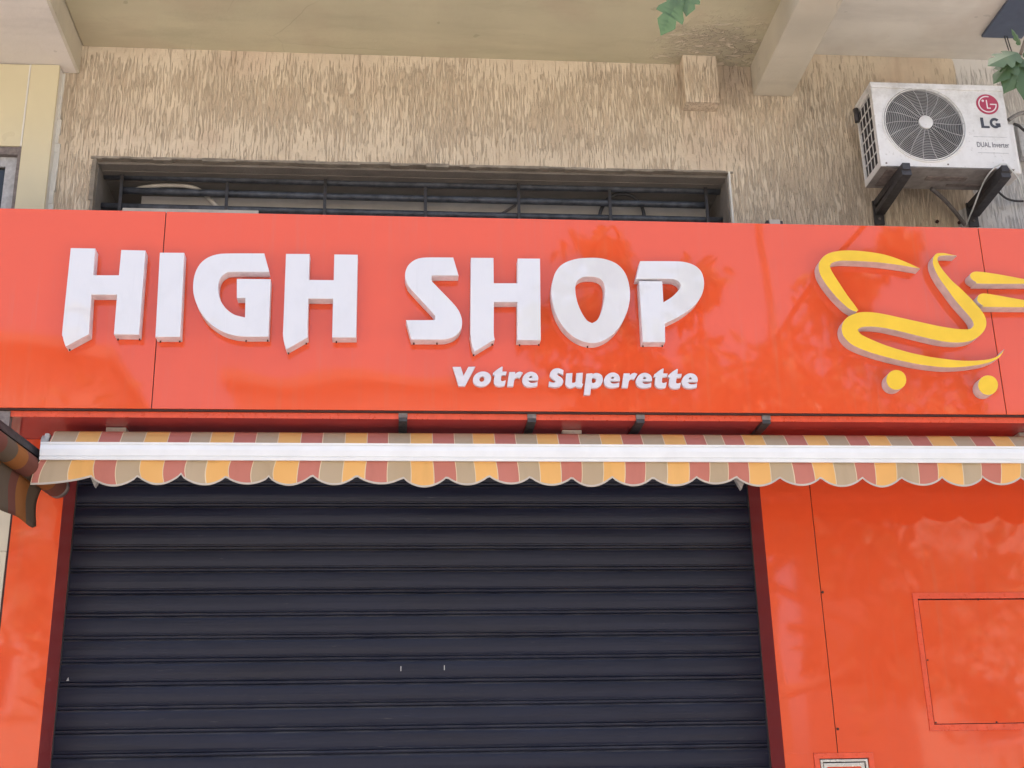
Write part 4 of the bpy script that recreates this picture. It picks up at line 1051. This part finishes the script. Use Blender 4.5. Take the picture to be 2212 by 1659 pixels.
def add_leaf(mb, base, d, nrm, size, droop=0.25, mi=0):
    d = d.normalized(); sd_ = d.cross(nrm).normalized(); nn = sd_.cross(d)
    tr = lambda x, y: base + d * (y * size) + sd_ * (x * size) + nn * (-(y * y) * droop * size - abs(x) * 0.25 * size)
    for sgn in (1, -1):
        half = [(sgn * x, y) for x, y in LOBES]
        for k in range(1, len(half) - 1):
            y0 = half[k][1]; y1 = half[k + 1][1]
            mb.face([tr(0, max(0, y0 * 0.97)), tr(*half[k]), tr(*half[k + 1]), tr(0, min(1.05, y1 * 0.97 + 0.03))] if sgn > 0 else [tr(0, min(1.05, y1 * 0.97 + 0.03)), tr(*half[k + 1]), tr(*half[k]), tr(0, max(0, y0 * 0.97))], mi, False)


def rnd_dir(r, up=0.0): 
    v = Vector((r.gauss(0, 1), r.gauss(0, 1), r.gauss(0, 1) + up)); return v.normalized()


def tree(base, height, spread, nleaf, leafsize, label, seed, blobs, extra=None, limbs=9, trunk_r=0.11):
    r = random.Random(seed); base = Vector(base)
    root = thing('tree', base, label, 'tree')
    fork = base + Vector((0.05, 0.1, height * 0.38)); top = base + Vector((0.1, 0.0, height * 0.93))
    mb = MB(); mb.tube(path([base, base + Vector((0.04, 0.03, height * 0.2)), fork, base + Vector((0.1, -0.05, height * 0.62)), top], 5), [trunk_r * (1 - 0.86 * k / 20) for k in range(21)], 10)
    build('trunk', mb, M['bark'], root)
    mb = MB(); ends = []
    for k in range(limbs):
        c, rad = blobs[k % len(blobs)]; tgt = base + Vector(c) + rnd_dir(r) * rad * 0.7
        s0 = base + Vector((0.05, 0.05, height * r.uniform(0.33, 0.7))); mid = s0.lerp(tgt, 0.5) + Vector((0, 0, -0.15 + r.uniform(-.1, .2)))
        p = path([s0, mid, tgt], 5); mb.tube(p, [trunk_r * 0.42 * (1 - 0.88 * i / (len(p) - 1)) for i in range(len(p))], 6); ends.append(p)
        for j in range(6):
            q0 = p[r.randint(3, len(p) - 1)]; q1 = q0 + rnd_dir(r, 0.3) * rad * 0.6; q = path([q0, q0.lerp(q1, .5) + rnd_dir(r) * .05, q1], 3)
            mb.tube(q, [0.012 * (1 - .8 * i / (len(q) - 1)) for i in range(len(q))], 5); ends.append(q)
    if extra: extra(mb)
    build('branches', mb, M['bark'], root)
    mb = MB()
    for k in range(nleaf):
        if r.random() < 0.55 and ends:
            e = r.choice(ends); p = e[r.randint(len(e) // 2, len(e) - 1)] + rnd_dir(r) * r.uniform(0.02, 0.22)
        else:
            c, rad = r.choice(blobs); p = base + Vector(c) + rnd_dir(r) * rad * (r.random() ** 0.45)
        d = rnd_dir(r, -0.5); add_leaf(mb, p, d, rnd_dir(r, 0.8), leafsize * r.uniform(0.6, 1.15), 0.25)
    build('crown', mb, M['leaf'], root)
    return root


# the tree on the pavement whose twigs hang into view: crown out of frame, seen in the sign's reflection
TB = Vector((3.55, -6.7, 0))
twigs = []


def reach(mb):
    a = TB + Vector((0.05, 0.05, 2.9))
    m1 = P(2330, -260, 3.0); e1_ = P(2216, 60, 5.05); e2_ = P(2190, 130, 5.1)
    mb.tube(path([a, Vector((2.6, -4.6, 4.4)), P(2420, -250, 3.4), P(2300, -60, 4.6), P(2228, 60, 5.0), P(2204, 118, 5.05)], 5), [0.03 - 0.0009 * k for k in range(26)], 6)
    mb.tube(path([P(2228, 60, 5.0), P(2214, 150, 5.03), P(2230, 215, 5.05)], 4), 0.0035, 5)
    mb.tube(path([Vector((2.6, -4.6, 4.4)), P(1900, -420, 3.2), P(1560, -120, 4.2), P(1478, -12, 4.35)], 5), [0.02 - 0.001 * k for k in range(16)], 6)


tree1 = tree(TB, 9.0, 2.0, 6500, 0.19, 'leafy pavement tree whose lobed leaves hang into the top right corner', 11,
             [((-0.8, 0.1, 5.2), 0.7), ((-0.2, 0.0, 5.6), 0.6), ((0.6, 0.0, 5.5), 0.7), ((1.3, 0.2, 5.4), 0.7), ((2.0, 0.2, 4.3), 1.0), ((2.5, 0.1, 3.3), 1.0), ((1.7, -0.1, 3.6), 0.7), ((-1.5, -0.1, 5.6), 0.5), ((-2.0, 0.0, 6.3), 0.4), ((-0.7, 0.1, 6.6), 0.32), ((0.9, 0.1, 6.7), 0.25), ((-1.5, 0.0, 7.0), 0.3), ((1.5, 0.1, 7.1), 0.2)], reach, limbs=20, trunk_r=0.15)
cw = lambda v: P(v[0], v[1], v[2])
for base_, tip_, sz, nr in (((2205, 112, 5.05), (2143, 128, 4.95), 1.0, (0.1, -1, 0.5)), ((2206, 116, 5.05), (2150, 166, 5.0), 1.0, (-0.3, -1, 0.5)), ((2208, 118, 5.04), (2178, 190, 5.0), 1.0, (0.3, -1, 0.4)), ((2210, 120, 5.05), (2222, 205, 5.0), 1.0, (0.2, -1, 0.2)), ((2212, 108, 5.05), (2250, 140, 5.0), 1.0, (0, -1, .3)), ((2206, 100, 5.05), (2190, 62, 5.0), 0.6, (0, -1, .3)),
                            ((1474, -22, 4.35), (1437, 62, 4.30), 1.0, (0.35, -1, 0.25)), ((1500, -30, 4.36), (1482, 24, 4.32), 0.7, (-0.3, -1, 0.3)), ((1492, -55, 4.36), (1456, -8, 4.34), 0.9, (0.7, -1, 0.2))):
    b_, t_ = cw(base_), cw(tip_); mb = MB(); add_leaf(mb, b_, t_ - b_, Vector(nr), (t_ - b_).length, 0.12); build('hanging_leaf', mb, M['leaf'], tree1)
tree((-4.5, -13.0, 0), 8.0, 2.0, 1300, 0.30, 'bushy street tree seen only as a reflection at the left of the sign', 23, [((0, 0, 4.4), 1.5), ((-1.0, 0.3, 5.6), 1.3), ((1.1, 0, 5.8), 1.2), ((0, 0, 6.9), 1.1)])
tree((12.2, -15.5, 0), 9.0, 2.0, 1300, 0.32, 'broad street tree seen only as a reflection at the right of the sign', 31, [((0, 0, 4.0), 1.8), ((-1.4, 0.3, 5.4), 1.5), ((1.4, 0, 5.6), 1.5), ((0, 0, 7.2), 1.3)])


# ================================================================== HOUSES ACROSS THE ROAD (seen as reflections)
def house(x0, x1, y, h, mat, label):
    root = thing('facing_house', ((x0 + x1) / 2, y, 0), label, 'house')
    mb = MB(); mb.box((x0, y - 8, 0), (x1, y, h)); build('wall', mb, mat, root)
    mb = MB(); mb.box((x0 - 0.2, y - 8.2, h + 0.001), (x1 + 0.2, y + 0.35, h + 0.25)); build('roof', mb, M['concrete'], root)
    for fl in range(int(h // 3.2)):
        x = x0 + 1.2
        while x + 1.4 < x1:
            mb = MB(); z = 1.0 + fl * 3.1
            mb.box((x, y + 0.003, z), (x + 1.3, y + 0.05, z + 1.5)); wn = build('window', mb, M['line_faint'], root)
            mb = MB(); mb.box((x + 0.08, y + 0.052, z + 0.08), (x + 1.22, y + 0.056, z + 1.42)); build('pane', mb, M['glass_dark'], wn); x += 2.9
    return root


house(-45, -6.4, -22, 11.6, M['facade_a'], 'cream tall house across the road, seen only in reflections')
house(-4.0, 6.2, -25, 12.0, M['facade_b'], 'white house across the road, seen only in reflections')
house(12.0, 40, -24, 10.6, M['facade_a'], 'second cream house across the road on the right, seen only in reflections')

# the cladding on the right leans back a degree, as its reflections show
for o_, zz in ((right, 2.5), (mc, 1.1)):
    o_.rotation_euler.x = math.radians(-1.05); o_.location.y -= zz * math.sin(math.radians(1.05))
